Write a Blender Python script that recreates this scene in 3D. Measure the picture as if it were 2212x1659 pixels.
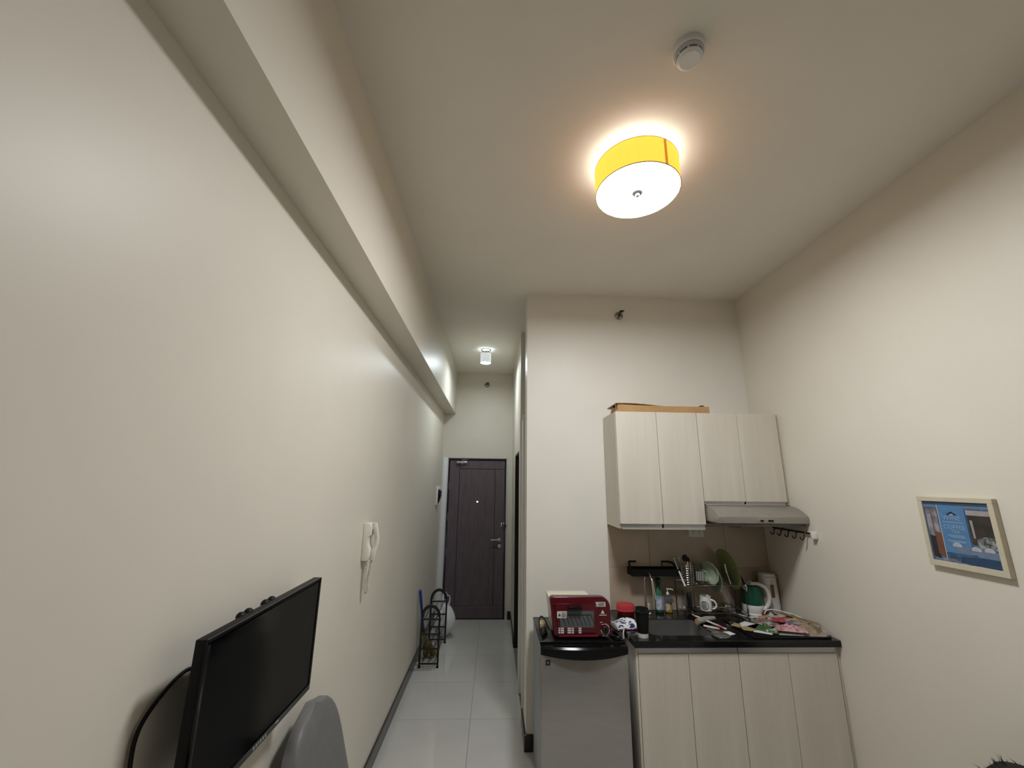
import bpy, bmesh, math, random
from mathutils import Vector, Matrix, noise
random.seed(7)
for o in list(bpy.data.objects): bpy.data.objects.remove(o, do_unlink=True)
scene = bpy.context.scene
col = scene.collection
R = math.radians

# ------------------------------------------------------------------ camera
IMG_W, IMG_H = 2212, 1659
F_PX = 876.5
YAW, PITCH, ROLL = 0.0414, 0.2366, 0.0124
CAM_H = 1.7855
cy, sy, cp, sp = math.cos(YAW), math.sin(YAW), math.cos(PITCH), math.sin(PITCH)
fw = Vector((sy*cp, cy*cp, sp)); ri = Vector((cy, -sy, 0)); up = ri.cross(fw)
ri2 = ri*math.cos(ROLL) + up*math.sin(ROLL); up2 = up*math.cos(ROLL) - ri*math.sin(ROLL)
cd = bpy.data.cameras.new('camera'); cam = bpy.data.objects.new('camera', cd); col.objects.link(cam)
cd.sensor_fit = 'HORIZONTAL'; cd.sensor_width = 36.0; cd.lens = 36.0*F_PX/IMG_W
cd.clip_start = 0.02; cd.clip_end = 50
M = Matrix((ri2, up2, -fw)).transposed().to_4x4(); M.translation = Vector((0, 0, CAM_H))
cam.matrix_world = M
scene.camera = cam

# ------------------------------------------------------------------ world, exposure
w = bpy.data.worlds.new('world'); scene.world = w; w.use_nodes = True
w.node_tree.nodes['Background'].inputs[0].default_value = (0.02, 0.02, 0.02, 1)
w.node_tree.nodes['Background'].inputs[1].default_value = 0.2
vs = scene.view_settings
vs.view_transform = 'Standard'; vs.look = 'None'; vs.gamma = 1.0; vs.use_curve_mapping = False
vs.exposure = 0.68
DIFFUSER_W = 60.0      # ceiling lamp diffuser radiance
SHADE_W = 1.20         # glowing fabric shade
LINING_W = 2.6         # glow added to the shade lining for golden light on the ceiling
BULB_W = 14.0          # ring tube inside the shade
HALL_W = 185.0         # hall downlight lens

scene.cycles.max_bounces = 7
scene.cycles.diffuse_bounces = 4
scene.cycles.use_light_tree = False
scene.cycles.transmission_bounces = 6
scene.cycles.caustics_refractive = False
scene.cycles.caustics_reflective = False

# ------------------------------------------------------------------ room numbers (metres)
XL, XR = -0.746, 2.124
XB, ZB = -0.584, 2.754
H = 3.388
YK, YE, YN = 3.269, 5.994, -1.9
XC, XH = 0.261, 0.268
ZC = 0.875

# ------------------------------------------------------------------ materials
MATS = {}
def mat(name, c, rough=0.5, metal=0.0, var=0.0, vscale=8.0, stretch=(1, 1, 1), bump=0.0, bscale=60.0, c2=None, trans=0.0, ior=1.45,
        emit=None, estr=0.0, coat=0.0, spec=0.5, alpha=1.0, sheen=0.0, detail=3.0, lo=0.35, hi=0.65):
    if name in MATS: return MATS[name]
    m = bpy.data.materials.new(name); m.use_nodes = True
    nt = m.node_tree; b = nt.nodes['Principled BSDF']
    b.inputs['Roughness'].default_value = rough; b.inputs['Metallic'].default_value = metal
    b.inputs['Specular IOR Level'].default_value = spec; b.inputs['IOR'].default_value = ior
    b.inputs['Transmission Weight'].default_value = trans; b.inputs['Coat Weight'].default_value = coat
    b.inputs['Alpha'].default_value = alpha
    b.inputs['Sheen Weight'].default_value = sheen
    tc = nt.nodes.new('ShaderNodeTexCoord'); mp = nt.nodes.new('ShaderNodeMapping')
    mp.inputs['Scale'].default_value = stretch
    nt.links.new(tc.outputs['Object'], mp.inputs[0])
    nz = nt.nodes.new('ShaderNodeTexNoise'); nz.inputs['Scale'].default_value = vscale; nz.inputs['Detail'].default_value = detail
    nt.links.new(mp.outputs[0], nz.inputs['Vector'])
    rp = nt.nodes.new('ShaderNodeValToRGB')
    if c2 is None:
        a = tuple(max(0, x*(1-var)) for x in c); d = tuple(min(1, x*(1+var)) for x in c)
    else: a, d = c, c2
    rp.color_ramp.elements[0].position = lo; rp.color_ramp.elements[1].position = hi
    rp.color_ramp.elements[0].color = (*a, 1); rp.color_ramp.elements[1].color = (*d, 1)
    nt.links.new(nz.outputs['Fac'], rp.inputs[0]); nt.links.new(rp.outputs[0], b.inputs['Base Color'])
    if bump:
        n2 = nt.nodes.new('ShaderNodeTexNoise'); n2.inputs['Scale'].default_value = bscale; n2.inputs['Detail'].default_value = 2
        nt.links.new(mp.outputs[0], n2.inputs['Vector'])
        bp = nt.nodes.new('ShaderNodeBump'); bp.inputs['Strength'].default_value = bump; bp.inputs['Distance'].default_value = 0.002
        nt.links.new(n2.outputs['Fac'], bp.inputs['Height']); nt.links.new(bp.outputs[0], b.inputs['Normal'])
    if emit:
        b.inputs['Emission Color'].default_value = (*emit, 1); b.inputs['Emission Strength'].default_value = estr
    if emit and estr < 0.7: m.cycles.emission_sampling = 'NONE'
    MATS[name] = m
    return m

WALL = mat('cream_wall_paint', (0.72, 0.672, 0.582), 0.42, var=0.012, vscale=3, bump=0.06, bscale=160, spec=0.35)
CEIL = mat('ceiling_paint', (0.80, 0.755, 0.67), 0.75, var=0.012, vscale=3, bump=0.05, bscale=160, spec=0.2)
TILE = mat('floor_tile', (0.58, 0.565, 0.53), 0.07, var=0.03, vscale=2.5, spec=0.7)
GROUT = mat('floor_grout', (0.20, 0.19, 0.175), 0.9, var=0.1)
BASE = mat('dark_baseboard', (0.030, 0.022, 0.020), 0.22, var=0.2, vscale=12, stretch=(1, .2, 1))
DOORW = mat('dark_door_wood', (0.115, 0.088, 0.103), 0.36, vscale=14, stretch=(2, 2, .25), c2=(0.145, 0.115, 0.132), bump=0.15, bscale=60)
DOORF = mat('dark_frame_wood', (0.020, 0.014, 0.013), 0.35, var=0.2, vscale=14, stretch=(2, 2, .25))
CASING = mat('pale_grey_casing', (0.62, 0.63, 0.63), 0.35, var=0.02)
WOOD = mat('washed_oak_laminate', (0.60, 0.55, 0.47), 0.42, vscale=5, stretch=(4, 4, .25), c2=(0.665, 0.615, 0.53), bump=0.05, bscale=30, detail=5, lo=.3, hi=.7)
WOOD2 = mat('cabinet_carcass', (0.60, 0.555, 0.47), 0.45, var=0.03, vscale=9, stretch=(4, 4, .22))
EDGE = mat('cabinet_edge_band', (0.42, 0.33, 0.22), 0.5, var=0.05)
ALU = mat('brushed_aluminium', (0.52, 0.53, 0.54), 0.32, 0.7, var=0.04, vscale=30, stretch=(.1, 1, 1))
GRANITE = mat('black_granite', (0.006, 0.006, 0.007), 0.13, vscale=220, c2=(0.03, 0.03, 0.032), lo=.55, hi=.75)
SPLASH = mat('beige_splash_tile', (0.45, 0.365, 0.285), 0.30, vscale=5, c2=(0.53, 0.44, 0.35), detail=8, bump=0.05)
STEEL = mat('fridge_steel', (0.40, 0.385, 0.37), 0.30, 0.75, var=0.03, vscale=30, stretch=(.2, 1, 1))
FRSIDE = mat('fridge_side_grey', (0.34, 0.36, 0.38), 0.45, 0.2, var=0.03)
BLK = mat('black_plastic', (0.006, 0.006, 0.0065), 0.22, var=0.1, spec=.3)
BLKM = mat('black_matt', (0.006, 0.006, 0.006), 0.5, var=0.1, spec=.25)
SCREEN = mat('television_glass', (0.002, 0.002, 0.0025), 0.10, var=0.05, spec=.28)
CHROME = mat('chrome', (0.62, 0.62, 0.61), 0.10, 1.0, var=0.02)
NICKEL = mat('satin_nickel', (0.62, 0.62, 0.60), 0.28, 1.0, var=0.02)
RED = mat('red_enamel', (0.085, 0.003, 0.008), 0.22, var=0.05, coat=.3)
REDD = mat('dark_red_enamel', (0.07, 0.003, 0.006), 0.3, var=0.05)
CREAMM = mat('cream_metal', (0.74, 0.70, 0.55), 0.4, var=0.02)
WHITE = mat('white_plastic', (0.78, 0.77, 0.74), 0.35, var=0.015)
IVORY = mat('ivory_plastic', (0.80, 0.77, 0.68), 0.4, var=0.015)
GREYW = mat('grey_white_plastic', (0.55, 0.55, 0.54), 0.5, var=0.02)  # even grey white plastic
CARD = mat('brown_cardboard', (0.42, 0.25, 0.105), 0.8, var=0.08, vscale=10)
GLASS = mat('clear_glass', (0.95, 0.97, 0.96), 0.03, trans=1.0, var=0.005)
OVENG = mat('oven_window', (0.10, 0.11, 0.115), 0.12, var=0.1, vscale=12)
CELADON = mat('pale_green_ceramic', (0.38, 0.46, 0.32), 0.25, var=0.06, vscale=20)
OLIVE = mat('olive_green_plastic', (0.22, 0.26, 0.10), 0.3, var=0.06, vscale=20)
MAIN_COOL = (0.90, 0.95, 1.0)

# ------------------------------------------------------------------ mesh helper
W = {}
class MB:
    def __init__(s): s.v = []; s.f = []; s.M = Matrix.Identity(4); s.mi = []; s.cur = 0
    def add(s, vs_, fs_):
        n = len(s.v); s.v += [s.M @ Vector(p) for p in vs_]
        s.f += [tuple(i+n for i in f) for f in fs_]; s.mi += [s.cur]*len(fs_)
        return s
    def box(s, x0, y0, z0, x1, y1, z1):
        return s.add([(x0,y0,z0),(x1,y0,z0),(x1,y1,z0),(x0,y1,z0),(x0,y0,z1),(x1,y0,z1),(x1,y1,z1),(x0,y1,z1)],
                     [(3,2,1,0),(4,5,6,7),(0,1,5,4),(1,2,6,5),(2,3,7,6),(3,0,4,7)])
    def prism(s, pts, axis, a, b):
        def P(p, t):
            return (t,p[0],p[1]) if axis == 'x' else ((p[0],t,p[1]) if axis == 'y' else (p[0],p[1],t))
        n = len(pts)
        return s.add([P(p,a) for p in pts]+[P(p,b) for p in pts],
                     [tuple(range(n))[::-1], tuple(range(n,2*n))]+[(i,(i+1)%n,n+(i+1)%n,n+i) for i in range(n)])
    def lathe(s, prof, c=(0,0,0), n=24, axis='z', caps=True):
        vs_ = []; fs_ = []
        for r, h in prof:
            for k in range(n):
                t = 2*math.pi*k/n; a, b = r*math.cos(t), r*math.sin(t)
                p = (a,b,h) if axis == 'z' else ((a,h,b) if axis == 'y' else (h,a,b))
                vs_.append((c[0]+p[0], c[1]+p[1], c[2]+p[2]))
        for i in range(len(prof)-1):
            for k in range(n):
                fs_.append((i*n+k, i*n+(k+1)%n, (i+1)*n+(k+1)%n, (i+1)*n+k))
        if caps:
            if prof[0][0] > 1e-6: fs_.append(tuple(range(n))[::-1])
            if prof[-1][0] > 1e-6: fs_.append(tuple((len(prof)-1)*n+k for k in range(n)))
        return s.add(vs_, fs_)
    def tube(s, pts, r, n=8, closed=False, flat=1.0, sm=0):
        P = [Vector(p) for p in pts]; m = len(P)
        rs = r if isinstance(r, (list, tuple)) else [r]*m
        if sm:
            Q = []; rq = []
            for i in range(m-1):
                a, b, c, d = P[max(i-1, 0)], P[i], P[i+1], P[min(i+2, m-1)]
                for k in range(sm):
                    t = k/sm
                    Q.append(.5*((2*b)+(c-a)*t+(2*a-5*b+4*c-d)*t*t+(3*b-a-3*c+d)*t**3)); rq.append(rs[i]+(rs[i+1]-rs[i])*t)
            Q.append(P[-1]); rq.append(rs[-1]); P = Q; rs = rq; m = len(P)
        T = []
        for i in range(m):
            a = P[(i-1) % m] if (closed or i > 0) else P[i]; b = P[(i+1) % m] if (closed or i < m-1) else P[i]
            T.append((b-a).normalized())
        nrm = T[0].orthogonal().normalized(); vs_ = []; fs_ = []
        for i in range(m):
            nrm = (nrm - T[i]*nrm.dot(T[i]))
            nrm = nrm.normalized() if nrm.length > 1e-6 else T[i].orthogonal().normalized()
            bn = T[i].cross(nrm)
            for k in range(n):
                t = 2*math.pi*k/n
                vs_.append(P[i] + nrm*math.cos(t)*rs[i] + bn*math.sin(t)*rs[i]*flat)
        for i in range(m if closed else m-1):
            j = (i+1) % m
            for k in range(n): fs_.append((i*n+k, i*n+(k+1)%n, j*n+(k+1)%n, j*n+k))
        if not closed: fs_ += [tuple(range(n))[::-1], tuple((m-1)*n+k for k in range(n))]
        return s.add(vs_, fs_)
    def ball(s, c, r, nu=16, nv=10):
        r = r if isinstance(r, (tuple, list)) else (r,r,r)
        prof = [(math.sin(math.pi*i/nv), -math.cos(math.pi*i/nv)) for i in range(nv+1)]
        vs_ = []; fs_ = []
        for a, h in prof:
            for k in range(nu):
                t = 2*math.pi*k/nu; vs_.append((c[0]+r[0]*a*math.cos(t), c[1]+r[1]*a*math.sin(t), c[2]+r[2]*h))
        for i in range(nv):
            for k in range(nu): fs_.append((i*nu+k, i*nu+(k+1)%nu, (i+1)*nu+(k+1)%nu, (i+1)*nu+k))
        return s.add(vs_, fs_)
    def sheet(s, fn, nu, nv, th=0.001):
        """closed thin solid from fn(u,v)->Vector, offset along local normal"""
        g = [[Vector(fn(i/nu, j/nv)) for j in range(nv+1)] for i in range(nu+1)]
        vs_ = []; fs_ = []
        for side in (0, 1):
            for i in range(nu+1):
                for j in range(nv+1):
                    a = g[min(i+1,nu)][j]-g[max(i-1,0)][j]; b = g[i][min(j+1,nv)]-g[i][max(j-1,0)]
                    nn = a.cross(b); nn = nn.normalized() if nn.length > 1e-9 else Vector((0,0,1))
                    vs_.append(g[i][j] + nn*(th if side else 0))
        N = (nu+1)*(nv+1); I = lambda i, j: i*(nv+1)+j
        for i in range(nu):
            for j in range(nv):
                fs_.append((I(i,j), I(i,j+1), I(i+1,j+1), I(i+1,j)))
                fs_.append((N+I(i,j), N+I(i+1,j), N+I(i+1,j+1), N+I(i,j+1)))
        for i in range(nu):
            fs_.append((I(i,0), I(i+1,0), N+I(i+1,0), N+I(i,0))); fs_.append((I(i,nv), N+I(i,nv), N+I(i+1,nv), I(i+1,nv)))
        for j in range(nv):
            fs_.append((I(0,j), N+I(0,j), N+I(0,j+1), I(0,j+1))); fs_.append((I(nu,j), I(nu,j+1), N+I(nu,j+1), N+I(nu,j)))
        return s.add(vs_, fs_)
    def build(s, name, m, parent=None, bevel=0.0, smooth=35, seg=2, label=None, weld=True):
        me = bpy.data.meshes.new(name)
        V = s.v
        lo = [min(p[i] for p in V) for i in range(3)]; hi = [max(p[i] for p in V) for i in range(3)]
        o = Vector(((lo[0]+hi[0])/2, (lo[1]+hi[1])/2, lo[2]))
        me.from_pydata([tuple(p-o) for p in V], [], s.f)
        ms = m if isinstance(m, (list, tuple)) else [m]
        for mm in ms: me.materials.append(mm)
        if len(ms) > 1:
            for p, i in zip(me.polygons, s.mi): p.material_index = i
        bm = bmesh.new(); bm.from_mesh(me)
        if weld: bmesh.ops.remove_doubles(bm, verts=bm.verts, dist=1e-6)
        bmesh.ops.recalc_face_normals(bm, faces=bm.faces)
        if bevel:
            es = [e for e in bm.edges if len(e.link_faces) == 2 and e.calc_face_angle(0) > 0.6]
            bmesh.ops.bevel(bm, geom=es, offset=bevel, segments=seg, profile=0.5, affect='EDGES', clamp_overlap=True)
        bm.to_mesh(me); bm.free()
        if smooth:
            me.shade_smooth(); me.set_sharp_from_angle(angle=R(smooth))
        ob = bpy.data.objects.new(name, me); col.objects.link(ob)
        ob.location = o - (W[parent.name] if parent else Vector())
        if parent: ob.parent = parent
        W[ob.name] = o
        if label: ob['label'] = label
        return ob
def tag(o, label, cat, group=None, kind=None):
    o['label'] = label
    if cat: o['category'] = cat
    if group: o['group'] = group
    if kind: o['kind'] = kind
    return o
def struct(o, label=None):
    o['kind'] = 'structure'
    if label: o['label'] = label
    return o
def thing(name, loc, label, cat, group=None, kind=None):
    o = bpy.data.objects.new(name, None); col.objects.link(o); o.location = loc; o.empty_display_size = 0.05
    W[o.name] = Vector(loc); return tag(o, label, cat, group, kind)
def bx(name, m, parent, *b, bevel=0.0, **k): return MB().box(*b).build(name, m, parent, bevel=bevel, **k)
def share(src, parent, off):
    c = src.copy(); col.objects.link(c); c.parent = parent; c.location = src.location + Vector(off)
    W[c.name] = W[src.name] + Vector(off); return c
def text_mesh(s, body, size, frame, align='CENTER', depth=0.0004):
    """add lettering to s; frame(x, y, d) -> world point"""
    cu = bpy.data.curves.new('lettering', 'FONT'); cu.body = body; cu.size = size; cu.align_x = align; cu.align_y = 'CENTER'
    cu.resolution_u = 2
    t = bpy.data.objects.new('lettering', cu); col.objects.link(t)
    dg = bpy.context.evaluated_depsgraph_get()
    me = bpy.data.meshes.new_from_object(t.evaluated_get(dg))
    s.add([frame(v.co.x, v.co.y, depth) for v in me.vertices], [tuple(p.vertices) for p in me.polygons])
    bpy.data.objects.remove(t, do_unlink=True); bpy.data.curves.remove(cu); bpy.data.meshes.remove(me)

# ================================================================== SETTING
fl = struct(bx('floor', GROUT, None, XL-.15, YN-.1, -.06, XR+.15, YE+.1, -.005), 'pale glossy porcelain tiled floor')
TW = .6; G = .0014
xs = [XL, -.138, .462, 1.062, 1.662, XR]
ys = [3.663+TW*k for k in range(-9, 4)] + [YE]
ys[0] = YN
proto = None
for j in range(len(ys)-1):
    for i in range(5):
        x0, x1, y0, y1 = xs[i]+G, xs[i+1]-G, ys[j]+G, ys[j+1]-G
        if y0 >= YK-.01:
            if i > 1: continue
            if i == 1: x1 = XC
        full = abs(x1-x0-(TW-2*G)) < 1e-4 and abs(y1-y0-(TW-2*G)) < 1e-4
        mb = MB()
        if y0 < YK-.01 < y1-.02:
            if i == 1: mb.box(x0, y0, -.005, XC, y1, 0).box(XC, y0, -.005, x1, YK, 0); mb.build('tile', TILE, fl, smooth=0); continue
            if i > 1: y1 = YK
            full = full and i == 0
        if full:
            if proto: share(proto, fl, Vector((x0, y0, 0))-Vector((px0, py0, 0)))
            else:
                proto = mb.box(x0, y0, -.005, x1, y1, 0).build('tile', TILE, fl, bevel=.0006, seg=1); px0, py0 = x0, y0
        else: mb.box(x0, y0, -.005, x1, y1, 0).build('tile', TILE, fl, smooth=0)

struct(bx('ceiling', CEIL, None, XL-.15, YN-.1, H, XR+.15, YE+.1, H+.1, smooth=0), 'plain off-white ceiling')
struct(bx('wall_left', WALL, None, XL-.15, YN-.1, -.005, XL, YE+.1, H, smooth=0), 'long cream wall on the left')
struct(bx('trim_1', WALL, None, XL, YN, ZB, XB, YE, H, smooth=0), 'boxed beam running along the top of the left wall')
struct(bx('wall_right', WALL, None, XR, YN-.1, -.005, XR+.15, YK+.2, H, smooth=0), 'cream wall on the right with the framed picture')
struct(bx('wall_rear', mat('bounce_cutting_taupe', (.30, .27, .23), .6, var=.03), None, XL, YN-.1, -.005, XR, YN, H, smooth=0), 'unseen wall behind the viewer, coloured dark to cut bounce light')  # unseen wall, its dark colour chosen to lower the bounce light
wk = struct(bx('wall_kitchen', mat('kitchen_wall_lightened', (.80, .77, .70), .42, var=.012, vscale=3, bump=.06, bscale=160, spec=.35), None, XC, YK, -.005, XR, YK+.2, H, smooth=0), 'cream kitchen wall')  # wall cream lightened here, stronger light on this wall put into the colour
# splash tiles on the kitchen wall
for (x0, x1) in ((.884, 1.199), (1.199, 1.799), (1.799, XR)):
    for (z0, z1) in ((ZC, 1.169), (1.169, 1.469), (1.469, 1.60)):
        bx('splash_tile', SPLASH, wk, x0+.001, YK-.008, z0+.001, x1-.001, YK, z1-.001, bevel=.0008, seg=1)
# end wall with the entrance opening
DX0, DX1, DZ = -.668, .198, 2.122
struct(MB().box(XL, YE, -.005, DX0, YE+.12, H).box(DX1, YE, -.005, XC+.35, YE+.12, H).box(DX0, YE, DZ, DX1, YE+.12, H)
       .box(DX0-.02, YE+.11, -.005, DX1+.02, YE+.14, DZ).build('wall_end', WALL, None, smooth=0), 'end wall of the hall around the entrance door')
# right hand wall of the hall, with the bathroom opening and the alcove over the closet
PY0, PY1, PZ = 4.30, 5.09, 2.105
struct(MB().box(XH, PY1, -.005, XH+.25, YE, H).box(XH, 4.20, -.005, XH+.25, PY0, H).box(XH, PY0, PZ, XH+.25, PY1, H)
       .box(XH+.16, PY0, -.005, XH+.25, PY1, PZ).build('wall_hall', WALL, None, smooth=0), 'right wall of the hall')
struct(MB().box(.95, YK+.2, -.005, 1.0, 4.2, H).box(XH+.25, 4.20, -.005, 1.0, 4.25, H).build('wall_alcove', WALL, None, smooth=0), 'back of the alcove over the closet')
# baseboards
struct(bx('baseboard_left', BASE, None, XL, YN, 0, XL+.012, YE, .10, bevel=.002), 'dark baseboard along the left wall')
struct(bx('baseboard_end', BASE, None, DX1+.02, YE-.012, 0, XH, YE, .10, bevel=.002), 'short dark baseboard beside the entrance door')
struct(MB().box(XH-.012, PY1+.045, 0, XH, YE-.012, .10).build('baseboard_hall', BASE, None, bevel=.002), 'dark baseboard of the hall right wall')
struct(MB().box(XC-.012, YK-.012, 0, .37, YK, .10).box(XC-.012, YK, 0, XC, YK+.33, .10).build('baseboard_kitchen', BASE, None, bevel=.002),
       'dark baseboard wrapped round the kitchen wall corner')

# ---------------- entrance door
d1 = thing('door_1', ((DX0+DX1)/2, YE+.05, 0), 'dark brown entrance door at the end of the hall', None, kind='structure')
fr = MB()
for a, b in ((DX0, DX0+.014), (DX1-.014, DX1)): fr.box(a, YE-.006, 0, b, YE+.05, DZ)
fr.box(DX0, YE-.006, DZ-.014, DX1, YE+.05, DZ); fr.build('frame', CASING, d1, bevel=.002)
fr = MB()
for a, b in ((DX0+.014, DX0+.034), (DX1-.034, DX1-.014)): fr.box(a, YE+.004, 0, b, YE+.06, DZ-.014)
fr.box(DX0+.034, YE+.004, DZ-.036, DX1-.034, YE+.06, DZ-.014); fr.build('inner_frame', DOORF, d1, bevel=.002)
bx('casing', mat('white_casing', (.80, .81, .84), .35, var=.01), d1, XL+.014, YE-.010, 0, DX0-.001, YE-.0005, DZ, bevel=.002)
LX0, LX1, LZ1 = DX0+.037, DX1-.037, DZ-.04
YD = YE+.018
bx('leaf_core', DOORF, d1, LX0, YD+.004, .006, LX1, YD+.04, LZ1)
gx0, gx1, gz0, gz1 = -.491, .026, .157, 1.96; g = .0035
for nm, b in (('panel', (LX0, .006, gx0-g, LZ1)), ('panel', (gx0+g, gz1+g, LX1, LZ1)), ('panel', (gx0+g, gz0+g, gx1-g, gz1-g)),
              ('panel', (gx1+g, gz0+g, LX1, gz1-g)), ('panel', (gx0+g, .006, LX1, gz0-g))):
    bx(nm, DOORW, d1, b[0], YD, b[1], b[2], YD+.006, b[3], bevel=.0015, seg=1)
MB().lathe([(.009, 0), (.013, -.003), (.013, -.006), (0.004, -.009)], (-.223, YD, 1.505), axis='y', n=16).build('peephole', mat('peephole_glint', (.85,.85,.83), .2, .3, emit=(1,1,1), estr=.6), d1)
h = MB().lathe([(.027, 0), (.027, -.012), (.012, -.014), (.010, -.05)], (.098, YD, 1.0), axis='y', n=20).build('handle_rose', NICKEL, d1)
MB().tube([(.098, YD-.047, 1.0), (.06, YD-.052, 1.0), (-.018, YD-.05, .998)], .0095, 10).build('lever', NICKEL, h)
MB().lathe([(.027, 0), (.027, -.012), (.018, -.017)], (.103, YD, .914), axis='y', n=20).build('deadbolt', NICKEL, d1)
lt = MB().box(.118, YD-.02, 1.172, .134, YD, 1.226).box(.150, YD-.018, 1.172, .162, YD, 1.226).build('door_guard', mat('highlight_white_metal', (.80, .80, .79), .45, .4), d1, bevel=.002)  # whitish base colour stands in for bright highlights on the guard
MB().tube([(.130, YD-.022, 1.196), (.16, YD-.034, 1.2), (.200, YD-.036, 1.192), (.16, YD-.03, 1.188), (.132, YD-.022, 1.19)], .0045, 6).build('swing_bar', BLKM, lt)
cl = bx('door_closer', ALU, d1, -.535, YD-.045, 2.035, -.385, YD, 2.066, bevel=.005)
MB().tube([(-.46, YD-.03, 2.066), (-.46, YD-.03, 2.085), (-.38, YD-.05, 2.09), (-.43, YE-.012, 2.112)], .006, 6).build('closer_arm', NICKEL, cl)
MB().lathe([(.008, 0), (.008, -.02)], (-.455, YD-.03, 2.04), n=12).build('closer_valve', NICKEL, cl)
for z in (1.72, 1.30, .84):
    MB().lathe([(.006, -.05), (.006, .05)], (LX0-.002, YD-.004, z), n=10).build('hinge', NICKEL, d1)

# ---------------- bathroom door in the hall right wall
d2 = thing('door_2', (XH+.1, (PY0+PY1)/2, 0), 'dark recessed bathroom door in the hall right wall', None, kind='structure')
MB().box(XH-.004, PY1-.045, 0, XH+.15, PY1, PZ).box(XH-.004, PY0, 0, XH+.15, PY0+.045, PZ).box(XH-.004, PY0+.045, PZ-.02, XH+.15, PY1-.045, PZ).build('frame', DOORF, d2, bevel=.002)
lf = bx('leaf', DOORW, d2, XH+.11, PY0+.045, .006, XH+.15, PY1-.045, PZ-.02)
MB().lathe([(.024, 0), (.024, -.012), (.01, -.014), (.01, -.045)], (XH+.11, PY0+.12, 1.0), axis='x', n=16).build('handle', NICKEL, lf)
MB().box(XH-.012, PY1-.04, 0, XH+.14, PY1-.03, .1).build('threshold_block', BASE, d2)

# ---------------- closet in the alcove
ct = thing('closet', (.6, 3.83, 0), 'tall white closet set into the hall right wall', 'closet')
bx('carcass', WHITE, ct, XH+.02, YK+.205, 0, .945, 4.195, 2.375)
bx('stile', WHITE, ct, XH-.014, 4.035, 0, XH+.018, 4.16, 2.385, bevel=.002)
bx('stile', WHITE, ct, XH-.012, 3.655, 0, XH+.012, 3.69, 2.385, bevel=.002)
bx('door', WHITE, ct, XH+.004, 3.695, .02, XH+.019, 4.03, 2.38, bevel=.002)
bx('filler', WHITE, ct, XH+.004, YK+.207, 0, XH+.019, 3.65, 2.38, bevel=.001)

# ================================================================== KITCHEN CABINETS
def door_piece(parent, x0, x1, y, z0, z1):
    d = bx('door', WOOD, parent, x0+.0015, y, z0, x1-.0015, y+.018, z1, bevel=.0012, seg=1)
    return d
def wall_cab(x0, x1, zb, zdoor, label, filler=None):
    c = thing('wall_cabinet', ((x0+x1)/2, 3.1, zb), label, 'cabinet', 'pale wall cabinets over the counter')
    m = MB(); yf = 2.940
    m.box(x0, yf, zb, x0+.016, YK-.009, 2.30).box(x1-.016, yf, zb, x1, YK-.009, 2.30).box(x0+.016, yf, 2.284, x1-.016, YK-.009, 2.30)
    m.box(x0+.016, yf+.02, zb+.004, x1-.016, YK-.009, zb+.02).box(x0+.016, 3.24, zb+.02, x1-.016, YK-.009, 2.284)
    m.build('carcass', WOOD2, c, bevel=.001, seg=1)
    xm = (x0+x1)/2
    for a, b in ((x0, xm), (xm, x1)):
        d = door_piece(c, a, b, 2.920, zdoor, 2.30)
        bx('handle_channel', ALU, d, a+.006, 2.935, zb+.004, b-.006, 2.945, zdoor+.004)
    bx('under_rail', WOOD2, c, x0+.018, 2.936, zb-.002, x1-.004, 2.956, zb+.004)
    if filler: bx('filler', WOOD2, c, x1+.001, 2.935, zb, filler, 2.955, 2.30, bevel=.001)
    return c
wall_cab(.884, 1.492, 1.478, 1.512, 'tall pale wood wall cabinet nearer the hall, cardboard on top')
wall_cab(1.493, 2.100, 1.645, 1.668, 'shorter pale wood wall cabinet directly above the range hood', XR-.001)

def base_cab(x0, x1, label, left=False, filler=None):
    c = thing('base_cabinet', ((x0+x1)/2, 2.98, 0), label, 'cabinet', 'pale base cabinets under the counter')
    m = MB()
    m.box(x0, 2.70, .1, x0+.016, YK-.009, .837).box(x1-.016, 2.70, .1, x1, YK-.009, .837).box(x0+.016, 2.70, .1, x1-.016, YK-.009, .116)
    m.box(x0, 2.75, 0, x1, 2.766, .1).box(x0, 3.2, 0, x1, 3.22, .1)
    m.build('carcass', WOOD2, c, bevel=.001, seg=1)
    xm = (x0+x1)/2
    for a, b in ((x0, xm), (xm, x1)):
        d = door_piece(c, a, b, 2.681, .105, .80)
    bx('handle_channel', ALU, c, x0+.002, 2.688, .797, x1-.002, 2.700, .837)
    if left: bx('end_panel', WOOD2, c, x0-.013, 2.683, .0, x0-.001, YK-.009, .837, bevel=.001)
    if filler: bx('filler', WOOD2, c, x1+.001, 2.69, .1, filler, 2.71, .837, bevel=.001)
base_cab(.880, 1.4895, 'left pair of pale wood base cabinet doors beside the small fridge', left=True)
base_cab(1.4905, 2.100, 'right pair of pale wood base cabinet doors against the right wall', filler=XR-.001)

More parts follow.
